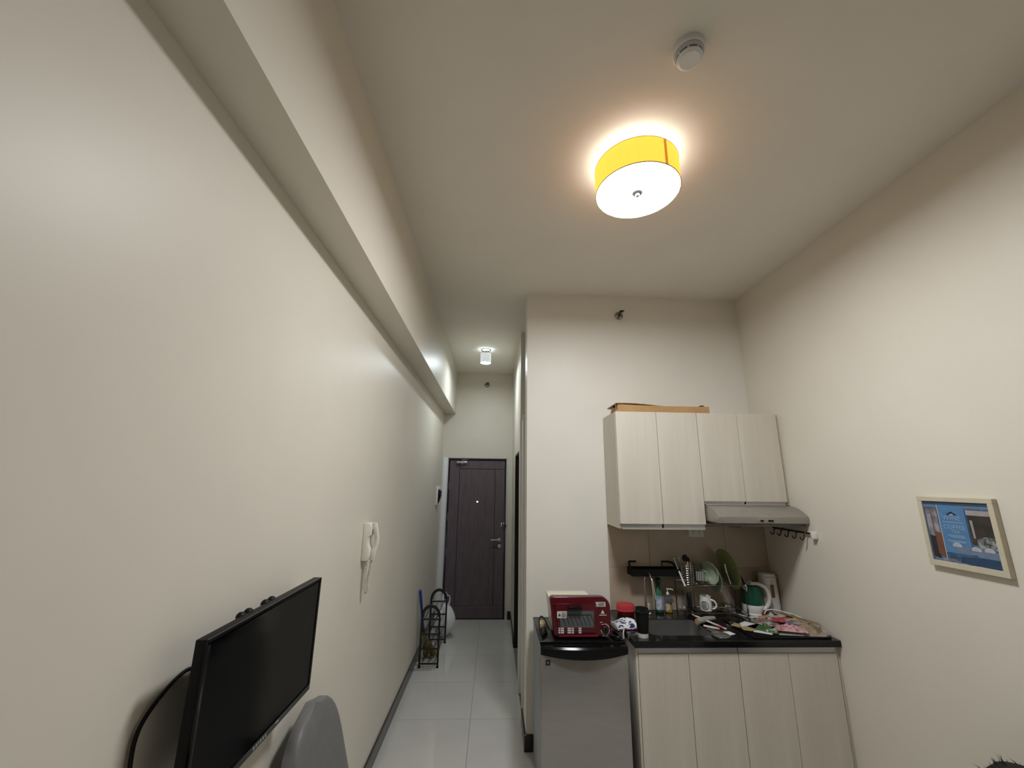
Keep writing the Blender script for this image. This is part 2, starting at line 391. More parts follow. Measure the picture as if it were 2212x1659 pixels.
# counter top with a sink cut-out
SX0, SX1, SY0, SY1 = 1.00, 1.40, 2.755, 3.06
ctp = MB()
outer = [(.856, 2.661), (XR-.001, 2.661), (XR-.001, YK-.009), (.856, YK-.009)]
inner = []
for (cx_, cy_, a0) in ((SX1-.05, SY0+.05, -90), (SX1-.05, SY1-.05, 0), (SX0+.05, SY1-.05, 90), (SX0+.05, SY0+.05, 180)):
    for k in range(7):
        t = R(a0+15*k); inner.append((cx_+.05*math.cos(t), cy_+.05*math.sin(t)))
def ring_plate(mb, outer, inner, z0, z1):
    bm = bmesh.new()
    vo = [bm.verts.new((x, y, z1)) for x, y in outer]; vi = [bm.verts.new((x, y, z1)) for x, y in inner]
    es = [bm.edges.new((vo[i], vo[(i+1) % len(vo)])) for i in range(len(vo))] + [bm.edges.new((vi[i], vi[(i+1) % len(vi)])) for i in range(len(vi))]
    bmesh.ops.triangle_fill(bm, edges=es, use_beauty=True)
    bm.verts.index_update(); fs_ = [tuple(v.index for v in f.verts) for f in bm.faces]
    vv = [tuple(v.co) for v in bm.verts]; n = len(vv)
    mb.add(vv + [(x, y, z0) for x, y, z in vv], fs_ + [tuple(i+n for i in f[::-1]) for f in fs_] +
           [(i, (i+1) % len(outer), n+(i+1) % len(outer), n+i) for i in range(len(outer))] +
           [(len(outer)+i, len(outer)+(i+1) % len(inner), n+len(outer)+(i+1) % len(inner), n+len(outer)+i) for i in range(len(inner))])
    bm.free()
ring_plate(ctp, outer, inner, .838, ZC)
tag(ctp.build('countertop', GRANITE, None, bevel=.002, seg=1), 'glossy black stone worktop with a sink cut-out', 'countertop')
sk = thing('kitchen_sink', (1.2, 2.9, .7), 'dark grey sink basin sunk into the black worktop', 'sink')
SINKM = mat('sink_steel', (.34, .335, .33), .30, .8, var=.05)
m = MB(); n_ = len(inner)
e = .004
def shr(p, k): return (1.2+(p[0]-1.2)*k, 2.9075+(p[1]-2.9075)*k)
rings = [[(*shr(p, .985), .872) for p in inner], [(*shr(p, .97), .74) for p in inner], [(*shr(p, .90), .715) for p in inner],
         [(*shr(p, .88), .711) for p in inner], [(*shr(p, .985), .733) for p in inner][:0] or [(*shr(p, .96), .707) for p in inner]]
vv = []; ff = []
for rg in rings[:4]: vv += rg
for i in range(3):
    for k in range(n_): ff.append((i*n_+k, i*n_+(k+1) % n_, (i+1)*n_+(k+1) % n_, (i+1)*n_+k))
ff.append(tuple(3*n_+k for k in range(n_)))
m.add(vv, ff).build('basin', SINKM, sk)
MB().lathe([(.035, 0), (.035, .003), (.02, .004), (.02, .002)], (1.2, 2.93, .712), n=20).build('drain', CHROME, sk)

# ================================================================== RANGE HOOD
HX0, HX1 = 1.502, 2.121
hd = thing('range_hood', (1.81, 3.0, 1.5), 'slim grey metal range hood under the short cabinet', 'range hood')
HOODM = mat('hood_grey_metal', (.36, .335, .30), .38, .55, var=.03, vscale=20)
prof = [(3.26, 1.535), (3.26, 1.641), (2.93, 1.641), (2.885, 1.637), (2.845, 1.625), (2.81, 1.607), (2.78, 1.588), (2.768, 1.578), (2.768, 1.535)]
MB().prism(prof, 'x', HX0, HX1).build('body', HOODM, hd, bevel=.003)
bx('lower_tray', mat('hood_underside', (.16, .155, .15), .5, .4, var=.05), hd, HX0+.02, 2.80, 1.512, HX1-.006, 3.25, 1.536, bevel=.004)
p = bx('switch_panel', HOODM, hd, 1.765, 2.764, 1.540, 1.885, 2.769, 1.566, bevel=.002)
bx('switch', BLK, p, 1.782, 2.760, 1.546, 1.803, 2.766, 1.559, bevel=.001)
bx('switch', BLK, p, 1.836, 2.760, 1.546, 1.870, 2.766, 1.559, bevel=.001)
bx('light_lens', BLKM, hd, 1.60, 2.82, 1.506, 1.68, 2.88, 1.513, bevel=.002)

# hook rail on the right wall under the hood
HOOKM = mat('dark_bronze_wire', (.05, .035, .025), .4, .6, var=.1)
hk = thing('hook_rail', (2.1, 2.9, 1.45), 'row of small dark hooks on the right wall below the hood', 'hook rail')
MB().tube([(2.108, 2.74, 1.475), (2.108, 3.13, 1.475)], .006, 8).build('rail', HOOKM, hk)
for k in range(5):
    y = 2.79+.075*k
    MB().tube([(2.108, y, 1.478), (2.10, y, 1.478), (2.088, y+.004, 1.46), (2.086, y+.006, 1.44), (2.076, y+.006, 1.432), (2.064, y+.004, 1.438), (2.060, y+.002, 1.45)], .004, 6, sm=3).build('hook', HOOKM, hk)
bx('end_bracket', WHITE, hk, 2.09, 2.715, 1.445, 2.123, 2.74, 1.492, bevel=.004)

# wall outlet on the splash
ol = thing('wall_outlet', (1.575, YK-.008, 1.39), 'white double wall outlet on the splash tiles under the cabinet', 'outlet')
bx('plate', IVORY, ol, 1.515, YK-.015, 1.389, 1.634, YK-.008, 1.459, bevel=.003)
for cx_ in (1.552, 1.597):
    for dx, dz, a in ((-.008, .008, 0), (.008, .008, 0), (0, -.010, 0)):
        bx('slot', BLKM, ol, cx_+dx-.002, YK-.0155, 1.425+dz-.005, cx_+dx+.002, YK-.0145, 1.425+dz+.005)

# cardboard on top of the cabinet
cb = thing('cardboard_sheet', (1.22, 3.0, 2.30), 'flattened brown cardboard carton lying on the tall wall cabinet', 'cardboard')
def cfn(u, v):
    x = .90+.70*u; y = 2.93+.25*v
    return (x, y, 2.340+.012*math.sin(u*7)*(.5-v)+.008*math.sin(u*3+1)+(.016*(1-u)**3))
MB().sheet(cfn, 20, 6, .005).build('top_sheet', CARD, cb)
MB().prism([(.905, 2.3005), (1.600, 2.3005), (1.598, 2.349), (1.25, 2.347), (.93, 2.355), (.905, 2.352)], 'y', 2.925, 2.929).build('front_flap', CARD, cb)
MB().prism([(2.93, 2.3005), (3.10, 2.3005), (3.04, 2.352), (2.95, 2.356)], 'x', .898, .902).build('end_flap', CARD, cb)
MB().ball((.897, 2.975, 2.345), (.018, .03, .010), 10, 6).build('dark_wrap', BLKM, cb)
for x_ in (1.03, 1.53): MB().tube([(x_, 2.935, 2.352), (x_+.03, 2.94, 2.358), (x_+.05, 2.96, 2.354)], .004, 6).build('torn_edge', BLKM, cb)

# ================================================================== FRIDGE
FX0, FX1 = .302, .824
fg = thing('mini_fridge', (.56, 2.95, 0), 'small steel front fridge with black top beside the base cabinets', 'fridge')
bx('body', FRSIDE, fg, FX0+.004, 2.752, .03, FX1-.004, 3.20, .832, bevel=.006)
bx('top_panel', BLK, fg, FX0, 2.735, .832, FX1, 3.20, .85, bevel=.006)
dr = bx('door', STEEL, fg, FX0, 2.692, .05, FX1, 2.748, .800, bevel=.008)
# black bowed grip strip
xs_ = [FX0+(FX1-FX0)*k/24 for k in range(25)]
m = MB(); vv = []; ff = []
for k, x in enumerate(xs_):
    t = (k/24-.5)*2; bow = 1-t*t
    yf = 2.690-.028*bow; zb = .795-.022*bow
    vv += [(x, 2.735, zb), (x, yf+.004, zb), (x, yf, zb+.006), (x, yf, .828), (x, yf+.010, .838), (x, 2.735, .838)]
for k in range(24):
    for j in range(6): ff.append((k*6+j, (k+1)*6+j, (k+1)*6+(j+1) % 6, k*6+(j+1) % 6))
ff += [tuple(range(6)), tuple(24*6+j for j in range(6))]
m.add(vv, ff).build('grip_strip', mat('grip_black', (.005, .005, .0055), .14, spec=.18), fg)
bg = bx('badge', BLKM, fg, .330, 2.6895, .742, .357, 2.6915, .768)
MB().lathe([(.008, 0), (.008, -.0008)], (.3435, 2.6895, .755), axis='y', n=16).build('badge_mark', mat('badge_grey', (.12, .11, .1), .5), bg)
for x_ in (.34, .78):
    for y_ in (2.79, 3.15): MB().lathe([(.018, 0), (.018, .03)], (x_, y_, 0), n=12).build('foot', BLKM, fg)

# ================================================================== TOASTER OVEN
TZ = .850
to = thing('toaster_oven', (.56, 2.9, TZ), 'dark red toaster oven with cream body on top of the small fridge', 'toaster oven')
def rrect(x0, z0, x1, z1, r, n=6, inset=0.0, rs=None):
    rs = rs or (r, r, r, r); pts = []
    for (cx_, cz_, a0, rr) in ((x1, z0, -90, rs[1]), (x1, z1, 0, rs[2]), (x0, z1, 90, rs[3]), (x0, z0, 180, rs[0])):
        ccx = cx_-rr if cx_ == x1 else cx_+rr; ccz = cz_-rr if cz_ == z1 else cz_+rr
        for k in range(n+1):
            t = R(a0+90*k/n); pts.append((ccx+rr*math.cos(t), ccz+rr*math.sin(t)))
    return pts
def tap(pts): return [(x+(.028*max(0, (1.09-z)/.24) if x < .5 else 0), z) for x, z in pts]
# cream housing
MB().prism(tap([(.368, TZ+.02), (.72, TZ+.02), (.70, 1.0), (.655, 1.05), (.64, 1.070), (.368, 1.070)]), 'y', 2.815, 3.00).build('housing', CREAMM, to, bevel=.006)
MB().prism(tap(rrect(.366, TZ+.015, .748, 1.090, .03, rs=(.012, .012, .062, .022))), 'y', 2.765, 2.82).build('front_bezel', RED, to, bevel=.007, seg=3)
dd = MB().prism(tap(rrect(.395, .885, .652, 1.050, .012)), 'y', 2.757, 2.766).build('door', RED, to, bevel=.003)
MB().prism(tap(rrect(.412, .925, .640, 1.012, .008)), 'y', 2.7555, 2.7575).build('window', OVENG, dd)
gm = mat('oven_rack_grey', (.22, .23, .235), .4, .3, var=.1)
for k in range(8):
    x = .437+k*.026; MB().tube([(x, 2.7548, .99), (x+.012, 2.7548, .965), (x+.025, 2.7548, .93)], .0011, 5).build('rack_bar', BLKM, dd)
bx('rack_rail', BLKM, dd, .430, 2.7543, .988, .620, 2.7552, .991)
MB().prism(rrect(.478, 1.022, .565, 1.040, .008), 'y', 2.730, 2.756).build('handle', BLK, dd, bevel=.003)
bx('window_lip', CHROME, dd, .425, 2.7545, .9215, .640, 2.7565, .924)
bx('top_highlight_lip', RED, to, .39, 2.7555, 1.046, .66, 2.764, 1.052, bevel=.002)
STK = mat('sticker_white', (.62, .60, .55), .6, var=.02); INK = mat('ink_black', (.03, .03, .03), .7)
st = bx('warning_sticker', STK, dd, .410, 2.7540, .972, .470, 2.7552, 1.010)
def tri(mb, x, z, s_, y): mb.prism([(x-s_, z-s_*.8), (x+s_, z-s_*.8), (x, z+s_)], 'y', y, y-.0004)
m = MB(); tri(m, .425, .990, .009, 2.7539)
for k in range(4): m.box(.440, 2.7534, .979+.007*k, .464, 2.7539, .9815+.007*k)
m.build('sticker_print', INK, st)
st2 = bx('rating_sticker', STK, to, .655, 2.7632, 1.034, .717, 2.7648, 1.060)
m = MB()
for k in range(3): m.box(.672-.004*(k == 0), 2.7626, 1.039+.007*k, .708, 2.7631, 1.042+.007*k)
m.build('sticker_print', INK, st2)
PRINT = mat('print_white', (.70, .66, .66), .5, var=.02)
for r_ in range(3):
    for (a, b) in ((0, .010), (.014, .034), (.056, .078), (.082, .096), (.124, .142)):
        bx('chart_block', PRINT, to, .412+a+.006, 2.7562, .887+.0115*r_, .412+b+.006, 2.7569, .895+.0115*r_, smooth=0)
m = MB(); tri(m, .698, 1.004, .012, 2.7648); m.build('warning_triangle', PRINT, to, smooth=0)
bx('warning_bar', PRINT, to, .676, 2.7640, .984, .722, 2.7648, .988, smooth=0)
for k in range(2): bx('dial_tick', PRINT, to, .680+.008*k, 2.7640, .944-.012*k, .694+.008*k, 2.7648, .947-.012*k, smooth=0)
bx('dial_caption', PRINT, to, .690, 2.7640, .868, .728, 2.7648, .872, smooth=0)
for a0, a1 in ((100, 20), (5, -80), (-100, -175)):
    vv = []; n = 10
    for k in range(n+1):
        t = R(a0+(a1-a0)*k/n); c_, s_ = math.cos(t), math.sin(t)
        vv += [(.710+.024*c_, 2.7642, .906+.028*s_), (.710+.028*c_, 2.7642, .906+.032*s_)]
    MB().add(vv, [(2*k, 2*k+1, 2*k+3, 2*k+2) for k in range(n)]).build('dial_arc', PRINT, to, smooth=0)
kb = MB().lathe([(.022, 0), (.021, -.016), (.018, -.02), (0.001, -.02)], (.710, 2.766, .906), axis='y', n=24).build('dial', mat('dial_brown_black', (.03, .015, .012), .35), to)
bx('dial_grip', BLK, kb, .706, 2.740, .888, .714, 2.748, .924, bevel=.002)
bx('crumb_tray', mat('tray_red', (.20, .012, .025), .3), to, .42, 2.758, .866, .665, 2.80, .877, bevel=.002)
for x_ in (.42, .71):
    for y_ in (2.80, 2.99): MB().lathe([(.012, TZ), (.012, TZ+.022)], (x_, y_, 0), n=10).build('foot', BLKM, to)

# power adapter, plug and cable next to the oven
pa = thing('power_adapter', (.345, 2.98, TZ), 'beige power adapter block lying left of the toaster oven', 'adapter')
bx('block', mat('beige_plastic', (.50, .38, .22), .5, var=.05), pa, .318, 2.905, TZ, .366, 2.985, TZ+.045, bevel=.006)
MB().tube([(.342, 2.905, TZ+.02), (.340, 2.895, TZ+.02)], .006, 8).build('prong', NICKEL, pa)
pc = thing('power_cable', (.33, 2.85, TZ), 'black plug and looping power cable on the left corner of the fridge', 'cable')
MB().tube([(.33, 2.80, TZ+.018), (.336, 2.84, TZ+.02), (.34, 2.875, TZ+.02)], [.008, .018, .020], 10).build('plug', BLKM, pc)
MB().tube([(.33, 2.80, TZ+.018), (.312, 2.77, TZ+.02), (.309, 2.82, TZ+.05), (.316, 2.90, TZ+.072), (.335, 2.94, TZ+.078), (.352, 2.90, TZ+.07), (.362, 2.86, TZ+.05), (.372, 2.84, TZ+.03)], .0045, 8, sm=6).build('cord', BLKM, pc)
bw = thing('black_cable_coil', (.785, 2.80, TZ), 'tangle of shiny black cable right of the toaster oven', 'cable')
pts = []
for k in range(60):
    t = k/59*2*math.pi*3.2
    pts.append((.783+.024*math.cos(t)*(1-.2*k/59), 2.80+.055*math.sin(t), TZ+.007+.010*k/59+.003*math.sin(t*2.3)))
MB().tube(pts, .0055, 8).build('cord', BLK, bw)
MB().tube([(.765, 2.93, TZ+.07), (.768, 2.90, TZ+.05), (.79, 2.86, TZ+.03), (.81, 2.82, TZ+.024)], .004, 6).build('cord', BLK, bw)

# ================================================================== COUNTER THINGS
# red tub
rt = thing('food_tub', (.965, 3.165, ZC), 'coral red lidded plastic tub at the back of the counter', 'container')
RP = mat('coral_red_plastic', (.50, .045, .05), .45, var=.04)
def oval(mb, prof, c, ax, ay, n=28, pw=2.6):
    vv = []; ff = []
    for s_, z in prof:
        for k in range(n):
            t = 2*math.pi*k/n; a, b = math.cos(t), math.sin(t)
            q_ = (abs(a)**pw+abs(b)**pw)**(-1/pw)
            vv.append((c[0]+ax*s_*a*q_, c[1]+ay*s_*b*q_, c[2]+z))
    for i in range(len(prof)-1):
        for k in range(n): ff.append((i*n+k, i*n+(k+1) % n, (i+1)*n+(k+1) % n, (i+1)*n+k))
    ff += [tuple(range(n))[::-1], tuple((len(prof)-1)*n+k for k in range(n))]
    mb.add(vv, ff); return mb
oval(MB(), [(.80, 0), (.86, .005), (.93, .028)], (.965, 3.165, ZC), .066, .055).build('tub', mat('dark_red_plastic', (.16, .012, .012), .4), rt)
oval(MB(), [(1.0, .028), (1.0, .036), (.95, .038), (.93, .064), (.88, .070), (.2, .071)], (.965, 3.165, ZC), .066, .055).build('lid', RP, rt)

# printed oven mitt / pot cloth
CLOTH = mat('blue_print_cloth', (.74, .75, .78), .85, c2=(.02, .03, .09), vscale=38, stretch=(1, 1.4, 1), lo=.50, hi=.56, detail=2)
pm = thing('oven_mitt', (.90, 2.90, ZC), 'white oven mitt with dark blue print at the left end of the counter', 'oven mitt')
def mfn(u, v, top):
    a = math.sin(math.pi*min(max(u, 0), 1))**.45 * math.sin(math.pi*min(max(v, 0), 1))**.45
    x = .812+.175*u; y = 2.83+.165*v*(1-.2*u)+.02*math.sin(u*3)
    z = ZC+.006+(.036*a+.005*math.sin(u*9+v*4) if top else 0)
    return (x, y, z)
m = MB(); NU, NV = 22, 16; vv = []; ff = []
for top in (0, 1):
    for i in range(NU+1):
        for j in range(NV+1): vv.append(mfn(i/NU, j/NV, top))
N_ = (NU+1)*(NV+1)
for i in range(NU):
    for j in range(NV):
        a = i*(NV+1)+j; b = a+NV+1
        ff += [(a, a+1, b+1, b), (N_+a, N_+b, N_+b+1, N_+a+1)]
rim = [i*(NV+1) for i in range(NU+1)]+[NU*(NV+1)+j for j in range(1, NV+1)]+[i*(NV+1)+NV for i in range(NU-1, -1, -1)]+[j for j in range(NV-1, 0, -1)]
for i in range(len(rim)): a, b = rim[i], rim[(i+1) % len(rim)]; ff.append((a, b, N_+b, N_+a))
m.add(vv, ff); m.build('padded_body', CLOTH, pm, smooth=80)
MB().tube([mfn(0.02+.96*k/20, .015, 0) for k in range(21)], .0055, 8).build('hem', mat('striped_hem', (.55, .5, .55), .9, c2=(.22, .03, .05), vscale=60, lo=.48, hi=.52), pm)
MB().tube([(.850, 2.84, ZC+.006), (.842, 2.83, ZC-.004), (.840, 2.822, ZC-.04), (.841, 2.83, ZC-.06), (.842, 2.84, ZC-.02), (.852, 2.85, ZC+.004)], .004, 6).build('hanging_loop', mat('cloth_white', (.72, .72, .74), .9), pm)

# black paper cup
cu = thing('paper_cup', (.935, 2.72, ZC), 'black lidded paper cup with a white base band by the sink', 'cup')
MB().lathe([(.031, 0), (.0315, .004), (.0325, .024)], (.935, 2.735, ZC), n=28).build('base_band', WHITE, cu)
MB().lathe([(.0327, .024), (.043, .138)], (.935, 2.735, ZC), n=28).build('sleeve', BLKM, cu)
MB().lathe([(.046, .138), (.0475, .141), (.0475, .146), (.043, .149), (.040, .160), (.036, .160), (.034, .153), (.005, .153)], (.935, 2.735, ZC), n=28).build('lid', BLK, cu)

# faucet
fc = thing('faucet', (1.13, 3.205, ZC), 'chrome gooseneck kitchen faucet behind the sink', 'faucet')
MB().lathe([(.024, 0), (.024, .006), (.017, .012), (.014, .03), (.010, .034)], (1.13, 3.205, ZC), n=20).build('base', CHROME, fc)
pts = [(1.13, 3.205, ZC+.03), (1.13, 3.205, 1.0), (1.13, 3.205, 1.09)]
for k in range(1, 10):
    t = math.pi*k/10
    pts.append((1.134+.004*k/10, 3.135+.07*math.cos(t), 1.09+.062*math.sin(t)))
pts += [(1.139, 3.062, 1.06), (1.142, 3.054, 1.02)]
MB().tube(pts, [.0055]*3+[.006]*4+[.0075]*5+[.010, .010], 12, sm=3).build('spout', CHROME, fc)
MB().tube([(1.142, 3.054, 1.022), (1.1435, 3.052, 1.0)], .0115, 14).build('aerator', mat('bright_chrome', (.85, .85, .84), .15, 1.0), fc)
MB().lathe([(.013, 0), (.013, .018), (.008, .022)], (1.128, 3.178, ZC), n=14).build('lever_mount', WHITE, fc)
MB().tube([(1.134, 3.172, ZC+.012), (1.138, 3.165, ZC+.07)], .0045, 8).build('lever', WHITE, fc)
MB().tube([(1.130+.014*math.cos(2*math.pi*k/16), 3.165+.010*math.sin(2*math.pi*k/16), ZC+.006) for k in range(16)], .005, 6, closed=True).build('lever_ring', WHITE, fc)

# black wall rack above the faucet
wr = thing('wall_shelf_rack', (1.19, 3.2, 1.13), 'black metal rack fixed to the splash tiles above the faucet', 'rack')
YW = YK-.008
m = MB(); x0, x1 = 1.02, 1.385
m.box(x0, YW-.11, 1.128, x1, YW-.106, 1.178).box(x0, YW-.012, 1.128, x1, YW-.008, 1.178)
m.prism([(YW-.11, 1.128), (YW-.008, 1.128), (YW-.008, 1.178), (YW-.11, 1.178)], 'x', x0, x0+.003); m.prism([(YW-.11, 1.128), (YW-.008, 1.128), (YW-.008, 1.178), (YW-.11, 1.178)], 'x', x1-.003, x1)
m.build('tray_rim', BLKM, wr, bevel=.001, seg=1)
for k in range(9): bx('slat', BLKM, wr, x0+.003, YW-.105+k*.0112, 1.129, x1-.003, YW-.105+k*.0112+.008, 1.133)
for xa in (1.035, 1.285):
    b = MB().box(xa, YW-.006, 1.132, xa+.006, YW, 1.214).box(xa, YW-.006, 1.205, xa+.055, YW, 1.217)
    b.build('bracket', BLKM, wr, bevel=.001, seg=1)
MB().tube([(1.335, YW-.004, 1.211), (1.36, YW-.02, 1.205), (1.382, YW-.06, 1.185), (1.384, YW-.10, 1.172)], .007, 8, sm=4).build('side_arm', BLKM, wr)
MB().tube([(1.04, YW-.004, 1.211), (1.028, YW-.03, 1.20), (1.024, YW-.07, 1.185), (1.022, YW-.10, 1.172)], .007, 8, sm=4).build('side_arm', BLKM, wr)

# green spray bottle
GRN = mat('green_bottle_plastic', (.045, .20, .09), .2, var=.05, trans=.25)
sb = thing('spray_bottle', (1.215, 3.215, ZC), 'slim green spray bottle behind the sink', 'bottle')
MB().lathe([(.024, 0), (.028, .006), (.028, .10), (.026, .13), (.016, .155), (.012, .165)], (1.232, 3.215, ZC), n=20).build('body', GRN, sb)
MB().lathe([(.014, .163), (.014, .182), (.010, .186)], (1.232, 3.215, ZC), n=14).build('collar', mat('dark_green_plastic', (.012, .05, .03), .35), sb)
MB().prism([(3.195, ZC+.184), (3.235, ZC+.184), (3.24, ZC+.215), (3.225, ZC+.235), (3.18, ZC+.232), (3.17, ZC+.215), (3.19, ZC+.208)], 'x', 1.220, 1.244).build('spray_head', MATS['dark_green_plastic'], sb, bevel=.004)
MB().prism([(3.178, ZC+.21), (3.184, ZC+.21), (3.19, ZC+.17), (3.184, ZC+.17)], 'x', 1.227, 1.237).build('trigger', MATS['dark_green_plastic'], sb)
lab = mat('bottle_label', (.55, .62, .68), .5, c2=(.16, .27, .50), vscale=26, lo=.45, hi=.6)
def wrap(r, c, z0, z1, a0, a1, n=10):
    vv = []
    for k in range(n+1):
        t = R(a0+(a1-a0)*k/n); vv += [(c[0]+r*math.cos(t), c[1]+r*math.sin(t), z0), (c[0]+r*math.cos(t), c[1]+r*math.sin(t), z1)]
    return vv, [(2*k, 2*k+2, 2*k+3, 2*k+1) for k in range(n)]
MB().add(*wrap(.0285, (1.232, 3.215), ZC+.02, ZC+.115, 200, 320)).build('label_wrap', lab, sb)
# dish soap
ds = thing('dish_soap_bottle', (1.295, 3.215, ZC), 'clear pump bottle of yellow dish soap next to the spray bottle', 'bottle')
SOAP = mat('yellow_soap', (.50, .36, .02), .2, var=.08)
MB().lathe([(.022, 0), (.026, .005), (.0265, .055)], (1.300, 3.215, ZC), n=20).build('soap_fill', SOAP, ds)
CLRP = mat('clear_plastic', (.80, .82, .78), .08, trans=.9, var=.02)
MB().lathe([(.0265, .055), (.0262, .085), (.020, .105), (.010, .112), (.010, .120)], (1.300, 3.215, ZC), n=20).build('bottle_top', CLRP, ds)
pmp = MB().lathe([(.011, .118), (.011, .130), (.004, .134), (.004, .150), (.008, .152), (.008, .160)], (1.300, 3.215, ZC), n=14).build('pump', WHITE, ds)
MB().tube([(1.300, 3.215, ZC+.156), (1.325, 3.20, ZC+.157), (1.335, 3.195, ZC+.152)], .004, 6).build('nozzle', WHITE, pmp)
MB().add(*wrap(.0270, (1.300, 3.215), ZC+.012, ZC+.062, 200, 270)).build('label_wrap', mat('soap_label', (.55, .50, .55), .5, c2=(.35, .10, .04), vscale=40, lo=.5, hi=.6), ds)

# ---------------- dish rack
DKX0, DKX1, DKY0, DKY1 = 1.372, 1.812, 3.075, 3.235
ZT1, ZT2 = .905, 1.086
dk = thing('dish_rack', (1.59, 3.155, ZC), 'two tier chrome wire dish rack under the range hood', 'dish rack')
def ringrod(z, nm, y0=DKY0):
    MB().tube([(DKX0, y0, z), (DKX1, y0, z), (DKX1, DKY1, z), (DKX0, DKY1, z)], .0032, 6, closed=True).build(nm, CHROME, dk)
ringrod(ZT1, 'lower_frame'); ringrod(ZT2, 'upper_frame')
DKW = mat('dark_steel_wire', (.20, .19, .18), .3, .9, var=.1)
w0 = MB().tube([(DKX0+.02, DKY0, ZT1), (DKX0+.02, DKY1, ZT1)], .0018, 5).build('wire', DKW, dk)
for k in range(1, 17): share(w0, dk, (k*.025, 0, 0))
for k in range(0, 17, 1): share(w0, dk, (k*.025, 0, ZT2-ZT1))
for x_, s_ in ((DKX0, -1), (DKX1, 1)):
    MB().tube([(x_, DKY1, ZC+.002), (x_, DKY1, ZT2), (x_, DKY1-.005, 1.24)], .004, 6).build('rear_post', DKW, dk)
    MB().tube([(x_, DKY0+.01, ZC+.002), (x_, DKY0, ZT1), (x_, DKY0, ZT1+.03)], .004, 6).build('front_foot', DKW, dk)
    MB().tube([(x_, DKY1-.005, 1.24), (x_, DKY0, ZT2)], .0055, 8).build('side_arm', WHITE if s_ < 0 else BLKM, dk)
    MB().tube([(x_, DKY0, ZT2), (x_, DKY0+.01, ZT1)], .0028, 6).build('front_post', DKW, dk)
    MB().ball((x_, DKY0-.002, ZT2), .0075, 10, 8).build('end_cap', WHITE, dk)

# cutlery holder
ch_ = thing('cutlery_holder', (1.415, 3.11, ZT2), 'round chrome wire cutlery holder in the upper tier of the dish rack', 'cutlery holder')
for k in range(9):
    z = ZT2+.004+k*.0155
    MB().tube([(1.415+.04*math.cos(2*math.pi*i/18), 3.115+.04*math.sin(2*math.pi*i/18), z) for i in range(18)], .0024, 6, closed=True).build('hoop', CHROME, ch_)
for k in range(8):
    t = 2*math.pi*k/8+.2
    MB().tube([(1.415+.04*math.cos(t), 3.115+.04*math.sin(t), ZT2+.003), (1.415+.04*math.cos(t), 3.115+.04*math.sin(t), ZT2+.130)], .0018, 5).build('upright', CHROME, ch_)
MB().lathe([(.039, ZT2+.002), (.039, ZT2+.004)], (1.415, 3.115, 0), n=18).build('base', CHROME, ch_)
PALEW = mat('pale_handle', (.50, .44, .36), .5, var=.05)
def ladle(x, y, zt, label, r):
    o = thing('serving_spoon', (x, y, ZT2+.006), label, 'spoon', 'utensils in the cutlery holder')
    MB().tube([(x-.004, y, ZT2+.006), (x, y, zt-.02)], .0055, 8, flat=.5).build('handle', PALEW, o)
    MB().ball((x-.014, y+.012, zt), (r, .008, r*1.15), 14, 10).build('bowl', BLKM, o)
ladle(1.418, 3.10, 1.262, 'taller dark headed spoon in the wire cutlery holder', .021)
ladle(1.442, 3.11, 1.248, 'shorter dark headed spoon in the wire cutlery holder', .016)
fk = thing('fork', (1.39, 3.12, ZT2+.006), 'thin steel fork leaning left in the cutlery holder', 'fork', 'utensils in the cutlery holder')
MB().tube([(1.40, 3.12, ZT2+.006), (1.372, 3.13, 1.235)], .0035, 6).build('stem', CHROME, fk)
for d_ in (-.006, 0, .006): MB().tube([(1.372+d_*.3, 3.13, 1.232), (1.366+d_, 3.133, 1.262)], .0015, 5).build('tine', CHROME, fk)

# glass mug and jar
gmg = thing('glass_mug', (1.495, 3.10, ZT2), 'cut glass mug with handle in the upper tier', 'mug')
def cupprof(r0, r1, h, t): return [(0.001, 0), (r0, 0), (r1, h), (r1-t, h), (r0-t, t*1.6), (.001, t*1.6)]
MB().lathe(cupprof(.027, .033, .105, .003), (1.498, 3.105, ZT2+.004), n=24).build('body', GLASS, gmg)
MB().tube([(1.530, 3.10, ZT2+.092), (1.552, 3.095, ZT2+.082), (1.556, 3.092, ZT2+.055), (1.548, 3.094, ZT2+.03), (1.527, 3.10, ZT2+.026)], .004, 8, sm=4).build('handle', mat('glass_handle', (.6, .62, .6), .1, trans=.5), gmg)
FROST = mat('frosted_print', (.42, .43, .42), .4, var=.1)
for a in (205, 228, 251, 274, 297):
    MB().add(*wrap(.0325, (1.498, 3.105), ZT2+.03, ZT2+.092, a, a+12, 3)).build('cut_panel', FROST, gmg)
tagj = tag(MB().lathe(cupprof(.034, .034, .125, .003), (1.525, 3.185, ZT2+.004), n=24).build('glass_jar', GLASS, None), 'plain clear glass jar behind the cut glass mug', 'jar')

# bowls and plates standing on edge
def dish(name, label, c, r, depth, axis, m_, cat, group=None, t=.004):
    """dish whose opening looks along axis"""
    o = MB(); a = Vector(axis).normalized(); o.M = Matrix.Translation(c) @ a.to_track_quat('Z', 'Y').to_matrix().to_4x4()
    pr = [(.001, 0), (r*.5, 0), (r*.62, depth*.15), (r*.92, depth*.85), (r, depth), (r, depth+.002), (r*.93, depth+.001), (r*.6, depth*.15+t), (r*.5, t), (.001, t)]
    o.lathe(pr, n=32)
    return tag(o.build(name, m_, None), label, cat, group)
dish('bowl', 'pale green bowl standing on edge next to the glass mug', (1.610, 3.13, 1.163), .078, .030, (-.92, -.36, -.10), CELADON, 'bowl', 'pale green bowls in the dish rack')
dish('bowl', 'pale green bowl hanging lower behind the first bowl', (1.655, 3.15, 1.120), .098, .028, (-.99, -.05, -.12), CELADON, 'bowl', 'pale green bowls in the dish rack')
